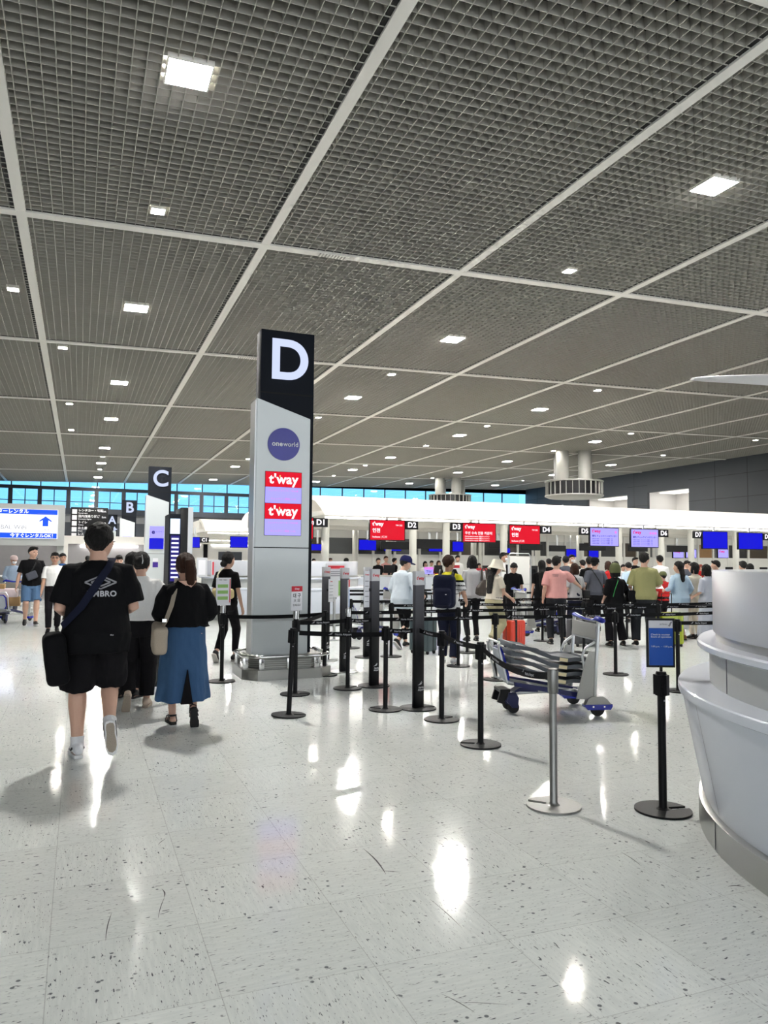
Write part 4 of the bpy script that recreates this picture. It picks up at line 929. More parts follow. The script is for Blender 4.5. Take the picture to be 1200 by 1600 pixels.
# ---------------------------------------------------------------- people
def remesh(bm, vox, it=3, mats=(), name='body', parent=None, wr=0.0, wf=9.0, seed=0, flat=None):
    me = bpy.data.meshes.new('tmp'); bmesh.ops.recalc_face_normals(bm, faces=bm.faces); bm.to_mesh(me); bm.free()
    t = bpy.data.objects.new('tmp', me); C.objects.link(t)
    r = t.modifiers.new('r', 'REMESH'); r.mode = 'VOXEL'; r.voxel_size = vox
    s = t.modifiers.new('s', 'SMOOTH'); s.factor = .5; s.iterations = it
    dg = bpy.context.evaluated_depsgraph_get(); m2 = bpy.data.meshes.new_from_object(t.evaluated_get(dg))
    bpy.data.objects.remove(t); bpy.data.meshes.remove(me)
    m2.materials.clear()
    for q in mats: m2.materials.append(q)
    if wr:
        nv = len(m2.vertices); co = np.empty(nv*3); m2.vertices.foreach_get('co', co); no = np.empty(nv*3)
        m2.vertices.foreach_get('normal', no); co = co.reshape(-1, 3); no = no.reshape(-1, 3)
        o_ = np.array([seed*3.7, seed*1.3, 0]); q = co*np.array([wf, wf, wf*.55])+o_
        d = np.array([noise.noise(Vector(p)) + .5*noise.noise(Vector(p*2.3)) for p in q])
        co = co+no*(d*wr)[:, None]; m2.vertices.foreach_set('co', co.ravel())
    m2.polygons.foreach_set('use_smooth', [True]*len(m2.polygons)); m2.update()
    m2.name = name; o = bpy.data.objects.new(name, m2); C.objects.link(o)
    if parent is not None: o.parent = parent
    return o
def ik(a, b, l1, l2, pole):
    d = b-a; L_ = d.length
    if L_ > (l1+l2)*.999: b = a+d*((l1+l2)*.999/L_); d = b-a; L_ = d.length
    x = (l1*l1-l2*l2+L_*L_)/(2*L_); h = math.sqrt(max(0, l1*l1-x*x)); u = d.normalized(); p = (pole-u*pole.dot(u)).normalized()
    return a+u*x+p*h, b
def V(*a): return Vector(a)
TOR = [(.84, .145, .105, -.005), (.92, .165, .118, -.012), (1.0, .155, .108, -.008), (1.08, .142, .098, 0), (1.18, .150, .105, .004), (1.28, .160, .112, .004), (1.36, .152, .100, -.006), (1.40, .122, .085, -.012), (1.435, .082, .068, -.014), (1.462, .056, .056, -.010), (1.52, .049, .050, 0)]
def person(label, loc, heading, H=1.70, fem=False, bw=1.0, lean=0, turn=0, nod=0, tilt=0, feet=None, hands=None, curl=(.5, .5), skin=None, vox=.010,
           top=None, bottom=None, hair=None, shoes=None, extras=(), group=None, face=True, side_lean=0, hs=1.08, elbow=(0, 0), name='person', poleL=None, poleR=None, sit=None):
    """local frame: x right, y forward, z up. heading 0 = walks along +Y; degrees clockwise"""
    s = H/1.72; skin = skin or skin_l
    e = empty('person', (loc[0], loc[1], 0), -math.radians(heading), label=label, cat='person')
    if group: e['group'] = group
    feet = feet or ((-.095, 0, .085, 0), (.095, 0, .085, 0)); hands = hands or ((-.27, .04, .84), (.27, .04, .84))
    pz = 0.0
    hipx = .088*bw
    for _ in range(60):
        ok = all((V(sx*hipx, 0, .905-pz)-V(*f[:3])).length <= .853 for sx, f in zip((-1, 1), feet))
        if ok: break
        pz += .006
    T = Matrix.Translation((0, 0, .95-pz)) @ Matrix.Rotation(math.radians(side_lean), 4, 'Y') @ Matrix.Rotation(-math.radians(lean), 4, 'X') @ Matrix.Translation((0, 0, -.95))
    S = Matrix.Scale(s, 4)
    wf_ = .93 if fem else 1.0; hipw = 1.06 if fem else 1.0
    def ring(z, rx, ry, yo, inf=0, n=20, fold=0, T_=None):
        wx = bw*(hipw if z < 1.0 else wf_); wy = 1+(bw-1)*1.3; M_ = S @ (T_ if T_ is not None else T); out = []
        for j in range(n):
            a = 2*PI*j/n; r = 1+fold*math.sin(a*7+z*3)
            c_, s_ = math.cos(a), math.sin(a); ex = .85
            out.append(M_ @ V((rx*wx+inf)*r*math.copysign(abs(c_)**ex, c_), yo+(ry*wy+inf)*r*math.copysign(abs(s_)**ex, s_), z))
        return out
    # joints
    hip = [V(-hipx, 0, .905-pz), V(hipx, 0, .905-pz)]
    ank = []; knee = []
    for i in (0, 1):
        k_, a_ = ik(hip[i], V(*feet[i][:3]), .43, .425, V((-.08, .08)[i], 1, 0)); knee.append(k_); ank.append(a_)
    shx = .168*bw*wf_
    sh = [T @ V(-shx, -.012, 1.378), T @ V(shx, -.012, 1.378)]
    el = []; wr_ = []
    for i in (0, 1):
        tgt = V(*hands[i]); pole = (V(-.35, -1, -.35) if i == 0 else V(.35, -1, -.35)) if not (poleL if i == 0 else poleR) else V(*(poleL if i == 0 else poleR))
        e_, w_ = ik(sh[i], tgt, .285, .25, pole); el.append(e_); wr_.append(w_)
    hm = T @ Matrix.Translation((0, .0, 1.497)) @ Matrix.Rotation(-math.radians(turn), 4, 'Z') @ Matrix.Rotation(-math.radians(nod), 4, 'X') @ Matrix.Rotation(math.radians(tilt), 4, 'Y') @ Matrix.Translation((0, .022, .095))
    HM = S @ hm @ Matrix.Scale(hs, 4)
    # ---- body
    bm = bmesh.new(); bwx = (1+(bw-1)*.8)*(.9 if fem else 1)
    rings_loft(bm, [ring(z, rx, ry, yo) for z, rx, ry, yo in TOR])
    nk0 = T @ V(0, -.008, 1.44); nk1 = hm @ V(0, -.02, -.045)
    tube(bm, [S@nk0, S@((nk0+nk1)/2), S@nk1], [.054*s, .048*s, .048*s], n=12)
    for i in (0, 1):
        sd = (-1, 1)[i]
        tube(bm, [S@hip[i], S@hip[i].lerp(knee[i], .5), S@knee[i], S@knee[i].lerp(ank[i], .3), S@knee[i].lerp(ank[i], .7), S@ank[i]], [r*s*bwx for r in (.088, .072, .056, .058, .042, .036)], n=12)
        # foot
        pit_ = math.radians(feet[i][3]); fwd = V(sd*.12, math.cos(pit_), -math.sin(pit_)).normalized(); upv = V(0, math.sin(pit_), math.cos(pit_))
        A = ank[i]; heel = A-fwd*.045-upv*.045; ball = A+fwd*.11-upv*.058; toe = A+fwd*.165-upv*.064
        tube(bm, [S@heel, S@(A+fwd*.02-upv*.035), S@ball, S@toe], [(.032*s, .03*s), (.036*s, .036*s), (.042*s, .022*s), (.034*s, .016*s)], side=S.to_3x3()@V(1, 0, 0), n=10)
        tube(bm, [S@A, S@(A-upv*.03)], [.036*s, .034*s], n=8)
        # arm
        tube(bm, [S@(T@V(sd*shx*.7, -.012, 1.375)), S@sh[i], S@sh[i].lerp(el[i], .45), S@el[i], S@el[i].lerp(wr_[i], .3), S@wr_[i]], [r*s*bwx for r in (.050, .050, .044, .037, .038, .026)], n=12)
        f = (wr_[i]-el[i]).normalized(); inward = V(-sd, .15, 0); pn = (inward-f*inward.dot(f)).normalized(); acr = f.cross(pn).normalized()
        W0 = wr_[i]; palm_end = W0+f*.088; tube(bm, [S@W0, S@(W0+f*.03), S@(W0+f*.07), S@palm_end], [(.026*s, .02*s), (.034*s, .016*s), (.041*s, .015*s), (.038*s, .012*s)], side=S.to_3x3()@acr, n=10)
        cu = curl[i]
        for k, (off, ln) in enumerate(((.030, .066), (.010, .075), (-.010, .070), (-.029, .055))):
            a = palm_end+acr*off*(1 if acr.y > 0 else 1)-f*.006; d1 = (f*math.cos(cu*.7)+pn*math.sin(cu*.7)); d2 = (f*math.cos(cu*1.7)+pn*math.sin(cu*1.7)); d3 = (f*math.cos(cu*2.4)+pn*math.sin(cu*2.4))
            b = a+d1*ln*.45; c_ = b+d2*ln*.32; g = c_+d3*ln*.23
            tube(bm, [S@a, S@b, S@c_, S@g], [.0092*s, .0086*s, .0078*s, .0068*s], n=7)
        th = acr if acr.y > 0 or abs(acr.y) < .1 else -acr
        a = W0+f*.02+th*.022; b = a+(f*.6+th*.7+pn*.35).normalized()*.042; c_ = b+(f*.85+th*.25+pn*.45).normalized()*.032
        tube(bm, [S@a, S@b, S@c_], [.013*s, .011*s, .009*s], n=7)
    # head
    q = bmesh.ops.create_uvsphere(bm, u_segments=28, v_segments=20, radius=1)
    for v in q['verts']:
        d = v.co.copy(); z = d.z; x_ = d.x*.076; y_ = d.y*.094; zz = z*.116
        if z < 0:
            k = -z; x_ *= 1-.30*k**1.5; y_ = y_*(1-(.38 if d.y < 0 else .12)*k**1.3)+.016*k
        if d.y > .6 and abs(z) < .5: y_ = min(y_, .086+.004*abs(z))
        if d.y > 0:
            for sx in (-1, 1): dd = math.hypot(x_-sx*.031, zz-.012); y_ -= .010*math.exp(-(dd/.014)**2)
        v.co = HM @ V(x_, y_, zz)
    tube(bm, [HM@V(0, .083, .018), HM@V(0, .098, -.008), HM@V(0, .104, -.022), HM@V(0, .088, -.032)], [.008*s, .010*s, .013*s, .010*s], n=8)
    tube(bm, [HM@V(-.020, .078, -.054), HM@V(0, .088, -.053), HM@V(.020, .078, -.054)], [(.008*s, .008*s)]*3, n=6)
    for sx in (-1, 1): ell(bm, (0, 0, 0), (.010, .020, .031), 10, 8, mx=HM@Matrix.Translation((sx*.076, -.004, -.004))@Matrix.Rotation(sx*.25, 4, 'Z'))
    body = remesh(bm, vox, 2, (skin, feat, lips), 'body', e)
    if face:
        m_ = body.data; inv = HM.inverted(); n_ = len(m_.polygons); ctr = np.empty(n_*3); m_.polygons.foreach_get('center', ctr); ctr = ctr.reshape(-1, 3)
        R_ = np.array(inv); lc = ctr@R_[:3, :3].T+R_[:3, 3]; idx = np.zeros(n_, dtype=np.int32)
        ax = np.abs(lc[:, 0]); fr = lc[:, 1] > .055
        idx[fr & (np.abs(ax-.031) < .014) & (np.abs(lc[:, 2]-.012) < .006)] = 1; idx[fr & (np.abs(ax-.031) < .019) & (np.abs(lc[:, 2]-.036) < .004)] = 1
        idx[fr & (ax < .021) & (np.abs(lc[:, 2]+.054) < .007)] = 2
        m_.polygons.foreach_set('material_index', idx)
    cvox = max(vox*1.15, .009)
    J = dict(s=s, T=T, S=S, HM=HM, hip=hip, knee=knee, ank=ank, sh=sh, el=el, wr=wr_, e=e, pz=pz, ring=ring, bw=bw)
    wr_amt = .011 if vox < .0085 else (.007 if vox < .013 else 0)
    # ---- top garment
    if top:
        kind, m = top[0], top[1]; o = top[2] if len(top) > 2 else {}
        inf = o.get('inf', .022); hem = o.get('hem', .86); sl = o.get('sleeve', .8 if kind == 'tee' else 1.85); sw = o.get('sw', 1.0); flare = o.get('flare', .012)
        bm = bmesh.new(); rs = []; Th = Matrix.Translation((0, 0, -pz))
        zs = [z for z in (hem, hem+.02, .92, 1.0, 1.08, 1.18, 1.28, 1.36, 1.40, 1.435, 1.458) if z >= hem]
        def interp(z):
            for a, b in zip(TOR, TOR[1:]):
                if a[0] <= z <= b[0]:
                    t = (z-a[0])/(b[0]-a[0]); return [a[i]*(1-t)+b[i]*t for i in range(4)]
            return list(TOR[0]) if z < TOR[0][0] else list(TOR[-1])
        for z in zs:
            _, rx, ry, yo = interp(z); k_ = max(0, min(1, (1.30-z)/.4)); wmin = .150 if kind != 'fit' else rx
            rxx = max(rx, wmin*(1 if z < 1.35 else 0)); ryy = max(ry, .108*(1 if z < 1.3 else 0))
            rs.append(ring(z, rxx, ryy, yo, inf*(1 if z < 1.43 else .45)+flare*k_, fold=o.get('fold', .012)*k_))
        rings_loft(bm, rs)
        for i in (0, 1):
            sd = (-1, 1)[i]; pts = [T@V(sd*shx*.62, -.012, 1.375), sh[i]+V(0, 0, .002)]; rad = [.060, .061]
            if sl <= 1:
                pts += [sh[i].lerp(el[i], sl*.5), sh[i].lerp(el[i], sl)]; rad += [.064*sw, .065*sw]
            else:
                pts += [sh[i].lerp(el[i], .5), el[i], el[i].lerp(wr_[i], (sl-1)*.5), el[i].lerp(wr_[i], min(.97, sl-1))]; rad += [.060*sw, .054*sw, .050*sw, .042*sw]
            tube(bm, [S@p for p in pts], [r*s*bwx for r in rad], n=14, dome=False)
        top_o = remesh(bm, cvox, 2, (m,), o.get('name', 'shirt'), e, wr=wr_amt, seed=len(label)); J['top'] = top_o
    if bottom:
        kind, m = bottom[0], bottom[1]; o = bottom[2] if len(bottom) > 2 else {}
        bm = bmesh.new()
        if kind in ('pants', 'shorts'):
            L_ = o.get('len', 1.93 if kind == 'pants' else .92); w0, w1, w2 = o.get('w', (.098, .075, .062) if kind == 'pants' else (.104, .098, .09))
            Tp = Matrix.Translation((0, 0, -pz))
            rings_loft(bm, [ring(z, rx, ry, yo, .022, T_=Tp) for z, rx, ry, yo in ((.80, .125, .105, -.008), (.86, .15, .112, -.010), (.93, .165, .118, -.012), (1.0, .155, .108, -.006), (1.05, .146, .1, 0))])
            for i in (0, 1):
                h_, k_, a_ = hip[i], knee[i], ank[i]
                pts = [h_+V(0, 0, -.01), h_.lerp(k_, .3), h_.lerp(k_, .65)]; rad = [w0, w0*.97, (w0+w1)/2]
                if L_ <= 1: pts.append(h_.lerp(k_, L_)); rad.append(w1)
                else: pts += [k_, k_.lerp(a_, (L_-1)*.5), k_.lerp(a_, min(.97, L_-1))]; rad += [w1, (w1+w2)/2, w2]
                tube(bm, [S@p for p in pts], [r*s*bwx for r in rad], n=14, dome=False)
            remesh(bm, cvox, 2, (m,), 'trousers' if kind == 'pants' else 'shorts', e, wr=wr_amt*.9, seed=len(label)+3)
        else:  # skirt
            hem = o.get('hem', .2); topz = o.get('top', 1.06); wh = o.get('w', .25); my = (ank[0].y+ank[1].y)/2; rs = []
            for k in range(10):
                t = k/9; z = topz+(hem-topz)*t; rx = .150+(wh-.150)*t**.7; ry = .108+(wh*.82-.108)*t**.7
                rx = max(rx, .186+.01*t) if t > .08 else .168; ry = max(ry, .142) if t > .08 else .122
                out = []
                for j in range(28):
                    a = 2*PI*j/28; fo = 1+o.get('fold', .05)*t*math.sin(a*6+1.3); out.append(S@(Matrix.Translation((0, 0, -pz))@V(rx*bw*fo*math.cos(a), my*t*.8-.005+ry*bw*fo*math.sin(a), z)))
                rs.append(out)
            rings_loft(bm, rs[::-1]); remesh(bm, cvox, 2, (m,), 'skirt', e, wr=wr_amt, seed=len(label)+5)
    # ---- shoes
    if shoes:
        um, sm = shoes[0], shoes[1]; o = shoes[2] if len(shoes) > 2 else {}
        for i in (0, 1):
            sd = (-1, 1)[i]; pit_ = math.radians(feet[i][3]); fwd = V(sd*.12, math.cos(pit_), -math.sin(pit_)).normalized(); sid = V(1, 0, 0); sid = (sid-fwd*sid.dot(fwd)).normalized(); upv = sid.cross(fwd)
            A = ank[i]; FM = Matrix((( sid.x, fwd.x, upv.x, A.x), (sid.y, fwd.y, upv.y, A.y), (sid.z, fwd.z, upv.z, A.z), (0, 0, 0, 1)))
            out_ = [(-.028, -.068), (-.036, -.04), (-.034, .02), (-.043, .09), (-.044, .13), (-.03, .175), (0, .19), (.028, .175), (.042, .13), (.042, .09), (.033, .02), (.036, -.04), (.028, -.068), (0, -.076)]
            sh_o = None
            if o.get('sandal'):
                bm = bmesh.new(); prism(bm, out_, -.085, -.055, axis='z', mx=S@FM); so = finish('sandal_sole', bm, sm, e)
                for yq, hq in ((.10, .005), (-.02, .02), (.03, .03)):
                    bm = bmesh.new(); tube(bm, [S@FM@V(-.042, yq, -.06), S@FM@V(-.035, yq, -.02+hq*.4), S@FM@V(0, yq, -.008+hq), S@FM@V(.035, yq, -.02+hq*.4), S@FM@V(.042, yq, -.06)], [(.011*s, .0045*s)]*5, side=(S@FM).to_3x3()@V(0, 1, 0), n=8); finish('strap', bm, um, so, smooth=60)
                bm = bmesh.new(); tube(bm, [S@FM@V(-.036, 0, .0), S@FM@V(-.03, -.045, .005), S@FM@V(0, -.062, .008), S@FM@V(.03, -.045, .005), S@FM@V(.036, 0, 0)], [(.010*s, .004*s)]*5, side=(S@FM).to_3x3()@V(0, 0, 1), n=8); finish('strap', bm, um, so, smooth=60)
            else:
                bm = bmesh.new()
                tube(bm, [FM@V(0, -.062, -.03), FM@V(0, -.03, -.02), FM@V(0, .03, -.025), FM@V(0, .09, -.045), FM@V(0, .15, -.058), FM@V(0, .178, -.064)], [(.034, .04), (.040, .05), (.041, .045), (.045, .032), (.040, .022), (.026, .014)], side=sid, n=12)
                tube(bm, [FM@V(0, -.01, -.02), FM@V(0, -.008, o.get('collar', .015))], [.042, .043], n=12, dome=False)
                bm.transform(S); sh_o = remesh(bm, .007 if vox < .013 else .010, 2, (um,), 'shoe', e)
                bm = bmesh.new(); prism(bm, [(x*1.04, y*1.02) for x, y in out_], -.085, -.062, axis='z', mx=S@FM)
                bmesh.ops.bevel(bm, geom=bm.edges[:], offset=.003, segments=1, affect='EDGES'); finish('sole', bm, sm, sh_o)
                if o.get('tread'):
                    bm = bmesh.new()
                    prism(bm, [(x*.82, y*.86+.004) for x, y in out_], -.0875, -.085, axis='z', mx=S@FM); finish('tread', bm, o['tread'], sh_o)
                if o.get('stripe'):
                    for q_ in (-1, 1):
                        bm = bmesh.new(); prism(bm, [(-.045, -.018), (.02, -.045), (.075, -.035), (.02, -.036), (-.03, -.006)], q_*.0435-.002, q_*.0435+.002, axis='x', mx=S@FM); finish('side_stripe', bm, o['stripe'], sh_o)
                    bm = bmesh.new(); tube(bm, [S@FM@V(-.03, .07, -.012), S@FM@V(0, .06, .002), S@FM@V(.03, .07, -.012)], [(.008, .004)]*3, n=6); finish('laces', bm, o['stripe'], sh_o)
            if o.get('sock'):
                bm = bmesh.new(); tube(bm, [S@A+S.to_3x3()@V(0, 0, -.02), S@ank[i].lerp(knee[i], .08), S@ank[i].lerp(knee[i], o.get('sockh', .2))], [.041*s*bwx, .041*s*bwx, .045*s*bwx], n=16, dome=False); finish('sock', bm, o['sock'], e, smooth=60)
    # ---- hair and hats
    if hair:
        kind, m = hair[0], hair[1]; o = hair[2] if len(hair) > 2 else {}
        bm = bmesh.new(); q = bmesh.ops.create_uvsphere(bm, u_segments=24, v_segments=18, radius=1)
        for v in q['verts']:
            d = v.co.copy(); k = 1.0
            if d.z < 0: k = 1-.16*(-d.z)**2
            if d.y > 0 and d.z < .35: k *= 1-.34*min(1, (.35-d.z)*1.6)*min(1, d.y*1.6)
            sdx = 1-(.22*min(1, -d.z*2) if d.z < 0 and kind == 'short' else 0); v.co = HM @ V(d.x*.088*k*sdx, -.016+d.y*.106*k, .022+d.z*(.112 if d.z > 0 else .105)*k)
        if kind == 'short' and not o.get('plain'):
            tube(bm, [HM@V(-.05, .06, .095), HM@V(0, .078, .10), HM@V(.055, .055, .095)], [.022*s, .024*s, .02*s], n=8)
        if kind == 'bob': 
            tube(bm, [HM@V(0, -.05, .04), HM@V(0, -.06, -.05), HM@V(0, -.055, -.11)], [(.092*s, .06*s), (.095*s, .055*s), (.085*s, .04*s)], side=HM.to_3x3()@V(1, 0, 0), n=14)
            for sx in (-1, 1): tube(bm, [HM@V(sx*.07, 0, .03), HM@V(sx*.082, .01, -.05), HM@V(sx*.078, .01, -.10)], [(.02*s, .04*s)]*3, n=8)
        if kind == 'long':
            ln = o.get('ln', .30); hp = [HM@V(0, -.05, .03), HM@V(0, -.072, -.08), S@(T@V(0, -.125, 1.50-.08)), S@(T@V(0, -.135, 1.50-ln))]
            tube(bm, hp, [(.088*s, .05*s), (.092*s, .045*s), (.10*s, .035*s), (.07*s, .022*s)], side=HM.to_3x3()@V(1, 0, 0), n=14)
        if kind == 'pony':
            b0 = o.get('base', .05); pts = [HM@V(0, -.085, b0+.02), HM@V(.012, -.14, b0-.005), HM@V(.022, -.155, b0-.09), HM@V(.03, -.14, b0-.20), HM@V(.035, -.12, b0-.27)]
            tube(bm, pts, [(.030*s, .03*s), (.05*s, .04*s), (.062*s, .045*s), (.055*s, .04*s), (.022*s, .02*s)], n=12)
        if kind == 'bun': ell(bm, (0, 0, 0), (.052, .05, .048), 12, 10, mx=HM@Matrix.Translation((0, -.105, o.get('bz', .0))))
        remesh(bm, max(.007, vox*.9), 1, (m,), 'hair', e, wr=.007, wf=34, seed=2)
        hat = o.get('hat')
        if hat:
            hk, hmt = hat; bm = bmesh.new()
            if hk == 'bucket': lathe(bm, [(.04, .152), (.085, .145), (.098, .10), (.108, .045), (.165, -.03), (.160, -.035), (.100, .03), (.09, .03)], n=28, cap=True)
            elif hk == 'cap':
                lathe(bm, [(.02, .150), (.06, .142), (.093, .105), (.104, .05), (.104, .03), (.08, .03)], n=28, cap=True)
                prism(bm, [(-.075, .06), (-.07, .12), (-.04, .165), (0, .178), (.04, .165), (.07, .12), (.075, .06)], .032, .042, axis='z')
            elif hk == 'beanie': lathe(bm, [(.02, .165), (.06, .155), (.095, .115), (.108, .06), (.110, .0), (.106, -.03), (.09, -.03)], n=28, cap=True)
            for v in bm.verts: v.co = HM @ V(v.co.x, v.co.y*1.12-.008, v.co.z)
            finish({'bucket': 'bucket_hat', 'cap': 'cap', 'beanie': 'beanie'}[hk], bm, hmt, e, smooth=60)
    for x in extras: x(J)
    return J
# ---- add-ons
def surf_y(J, x, z, back=True, r=.05):
    me = J['top'].data; n = len(me.vertices); co = np.empty(n*3); me.vertices.foreach_get('co', co); co = co.reshape(-1, 3)
    k = (np.abs(co[:, 0]-x) < r) & (np.abs(co[:, 2]-z) < r); y = co[k][:, 1]
    return (float(y.min()) if back else float(y.max())) if len(y) else (-.15 if back else .15)
def mask_(J):
    bm = bmesh.new(); HM = J['HM']; rs = []
    for z, w, y0 in ((-.012, .055, .100), (-.030, .062, .113), (-.05, .058, .108), (-.078, .04, .098)):
        rs.append([HM@V(w*math.sin(a), y0-.055*(1-math.cos(a)), z) for a in [(-1.25+2.5*i/10) for i in range(11)]]+[HM@V(w*.9*math.sin(a), y0-.012-.055*(1-math.cos(a)), z) for a in [(1.25-2.5*i/10) for i in range(11)]])
    rings_loft(bm, rs); finish('face_mask', bm, paper, J['e'], smooth=60)
def glasses(J):
    bm = bmesh.new(); HM = J['HM']
    for sx in (-1, 1):
        pts = [HM@V(sx*.033+.024*math.cos(a), .099, .012+.017*math.sin(a)) for a in [2*PI*i/12 for i in range(13)]]; tube(bm, pts, .0028, n=6, dome=False)
        tube(bm, [HM@V(sx*.057, .098, .016), HM@V(sx*.084, .04, .014), HM@V(sx*.086, -.02, .008)], .0028, n=6)
    tube(bm, [HM@V(-.01, .1, .016), HM@V(.01, .1, .016)], .0028, n=6); finish('glasses', bm, black, J['e'], smooth=60)
def strap(J, a, b, over=0, m=None, w=.02, name='strap', parent=None, pts=None, t=.004):
    S, T = J['S'], J['T']; bm = bmesh.new()
    P = [S@(T@V(*p)) for p in pts]; n = len(P)
    rs = []
    for i in range(n):
        tn = (P[min(i+1, n-1)]-P[max(i-1, 0)]).normalized(); c0 = S@(T@V(0, 0, P[i].z/J['s'])); out = V(P[i].x-c0.x, P[i].y-c0.y, 0)
        if P[i].z > 1.42*J['s']: out = V(0, 0, 1)
        out = (out-tn*out.dot(tn)).normalized(); sd = tn.cross(out); rs.append([P[i]+sd*w-out*t, P[i]+sd*w+out*t, P[i]-sd*w+out*t, P[i]-sd*w-out*t])
    rings_loft(bm, rs); o = finish(name, bm, m, parent, smooth=60)
    return o
def bag_root(J, name, label, cat, local):
    """a bag is its own thing, placed in the wearer's frame"""
    e = J['e']; c_ = math.cos(e.rotation_euler.z); s_ = math.sin(e.rotation_euler.z); v = J['S']@V(*local)
    return empty(name, (e.location.x+v.x*c_-v.y*s_, e.location.y+v.x*s_+v.y*c_, v.z), e.rotation_euler.z, label=label, cat=cat)
def suitcase(loc, rz, w, d, h, m, lab, name='suitcase', handle=True, base=.05):
    e = empty(name, (loc[0], loc[1], 0), rz, label=lab, cat='suitcase')
    bm = bmesh.new(); bbox(bm, -w/2, w/2, -d/2, d/2, base, base+h, b=.035, seg=3)
    for i in range(6): bbox(bm, -w*.38+i*w*.152-.008, -w*.38+i*w*.152+.008, -d/2-.005, d/2+.005, base+.07, base+h-.07, b=.004, seg=1)
    finish('shell', bm, m, e, smooth=40)
    for sx in (-1, 1):
        for sy in (-1, 1):
            bm = bmesh.new(); lathe(bm, [(.005, -.012), (.025, -.012), (.025, .012), (.005, .012)], n=16); bm.transform(Matrix.Translation((sx*(w/2-.05), sy*(d/2-.04), .0255))@Matrix.Rotation(PI/2, 4, 'X')); finish('wheel', bm, rubber, e, smooth=40)
            B('wheel_housing', black, (sx*(w/2-.05)-.02, sx*(w/2-.05)+.02, sy*(d/2-.04)-.02, sy*(d/2-.04)+.02, .03, .056), e)
    B('zip_band', black, (-w/2-.002, w/2+.002, -.008, .008, base, base+h+.002), e)
    if handle:
        bm = bmesh.new(); tube(bm, [(-.1, d/2-.03, base+h-.01), (-.1, d/2-.03, 1.0), (.1, d/2-.03, 1.0), (.1, d/2-.03, base+h-.01)], .011, n=8, dome=False); finish('pull_handle', bm, black, e, smooth=60)
    return e
# clothing materials
cb = cloth('black_cotton', (.004, .004, .005)); cb2 = cloth('black_trouser_cloth', (.006, .0055, .007)); cw = cloth('white_cotton', (.76, .755, .74)); chc = cloth('charcoal_trouser_cloth', (.018, .019, .023)); cnv = cloth('navy_cloth', (.009, .011, .026))
den = cloth('blue_denim', (.075, .14, .25), 300); skb = cloth('steel_blue_skirt_cloth', (.042, .095, .195), 220); pk = cloth('salmon_pink_cotton', (.66, .33, .31)); oli = cloth('olive_cotton', (.29, .28, .13)); lbl = cloth('pale_blue_cotton', (.42, .55, .68))
crm = cloth('cream_cloth', (.62, .56, .46)); grt = cloth('grey_marl_cotton', (.40, .40, .41)); dgr = cloth('slate_grey_cotton', (.075, .08, .10)); kh = cloth('khaki_cloth', (.42, .38, .24)); grn = cloth('olive_green_knit', (.10, .11, .05)); lgt = cloth('light_grey_blue_cloth', (.45, .47, .54))
tealc = cloth('dark_teal_cloth', (.015, .05, .06)); royal = cloth('royal_blue_cotton', (.03, .09, .24)); yel = cloth('yellow_cotton', (.75, .68, .04)); redc = cloth('red_cloth', (.4, .02, .02)); pal = cloth('faded_blue_cotton', (.25, .32, .42))
beige = cloth('beige_canvas', (.42, .36, .29)); hatc = cloth('ecru_linen', (.60, .56, .47)); navycap = cloth('navy_cap_cloth', (.012, .014, .07)); brownbag = mat('brown_leather', (.035, .025, .018), .5, bump=.3, bscale=60, var=.2)
shw = mat('white_shoe_leather', (.72, .72, .74), .5, var=.04); solew = mat('white_rubber_sole', (.7, .7, .7), .6, var=.04); tread = mat('worn_taupe_tread', (.32, .27, .22), .75, bump=.5, bscale=160, var=.15); sockm = cloth('white_sock', (.72, .72, .74), 400)
SB = (black, rubber); SW = (shw, solew); rdx = math.radians
def at(px, py): return atz(px, py)
# 1 the man in black walking away
P = atz(150, 1186); P = V(.14, 6.60, 0)
def back_print(J):
    o = None
    T, S = J['T'], J['S']; c_ = S@(T@V(0, -.16, 1.24)); e = J['e']; g = letter_g
    bm = bmesh.new()
    for (w, h) in ((.118, .052), (.072, .030)):
        for a in ((0, h), (w, 0)), ((w, 0), (0, -h)), ((0, -h), (-w, 0)), ((-w, 0), (0, h)):
            p0, p1 = Vector(a[0]), Vector(a[1]); d = (p1-p0).normalized(); nn = Vector((-d.y, d.x))*.006
            vs = [bm.verts.new((q.x, 0, q.y)) for q in (p0-nn, p1-nn, p1+nn, p0+nn)]; bm.faces.new(vs)
    bmesh.ops.solidify(bm, geom=bm.faces[:], thickness=.002); bmesh.ops.recalc_face_normals(bm, faces=bm.faces)
    o = finish('chest_print', bm, g, J['top']); zz = 1.30*J['s']; yy = surf_y(J, 0, zz, r=.11)-.004; o.location = V(0.01, yy, zz)
    t = text('UMBRO', .062, g, J['top'], (.02, yy-.001, 1.215*J['s']), bold=.03, name='print_lettering', ext=.001); J['prints'] = (o, t)
    text('FILA', .014, letter_w, J['e'], (.10, surf_y(J, .1, .92*J['s'])-.004, .92*J['s']), name='small_print', ext=.0005)
J = person('large man in black t-shirt and shorts walking away, white print on his back', P, -3, H=1.86, bw=1.16, lean=2, turn=18, nod=3, vox=.008, hs=1.2, feet=((-.10, .10, .085, 0), (.105, -.10, .245, 80)),
    hands=((-.16, .22, 1.06), (.18, .22, 1.08)), top=('tee', cb, dict(hem=.78, inf=.026, flare=.035, sleeve=.86, sw=1.22)), bottom=('shorts', cb2, dict(w=(.115, .118, .128), len=.97)),
    hair=('short', hair_b), shoes=(shw, solew, dict(tread=tread, stripe=black, sock=sockm, sockh=.15)), extras=(back_print, glasses), poleL=(-.55, -.9, -.6), poleR=(.45, -.9, -.6))
S1 = bag_root(J, 'shoulder_bag', 'black shoulder bag with navy strap on the large man in black', 'bag', (0, 0, 0))
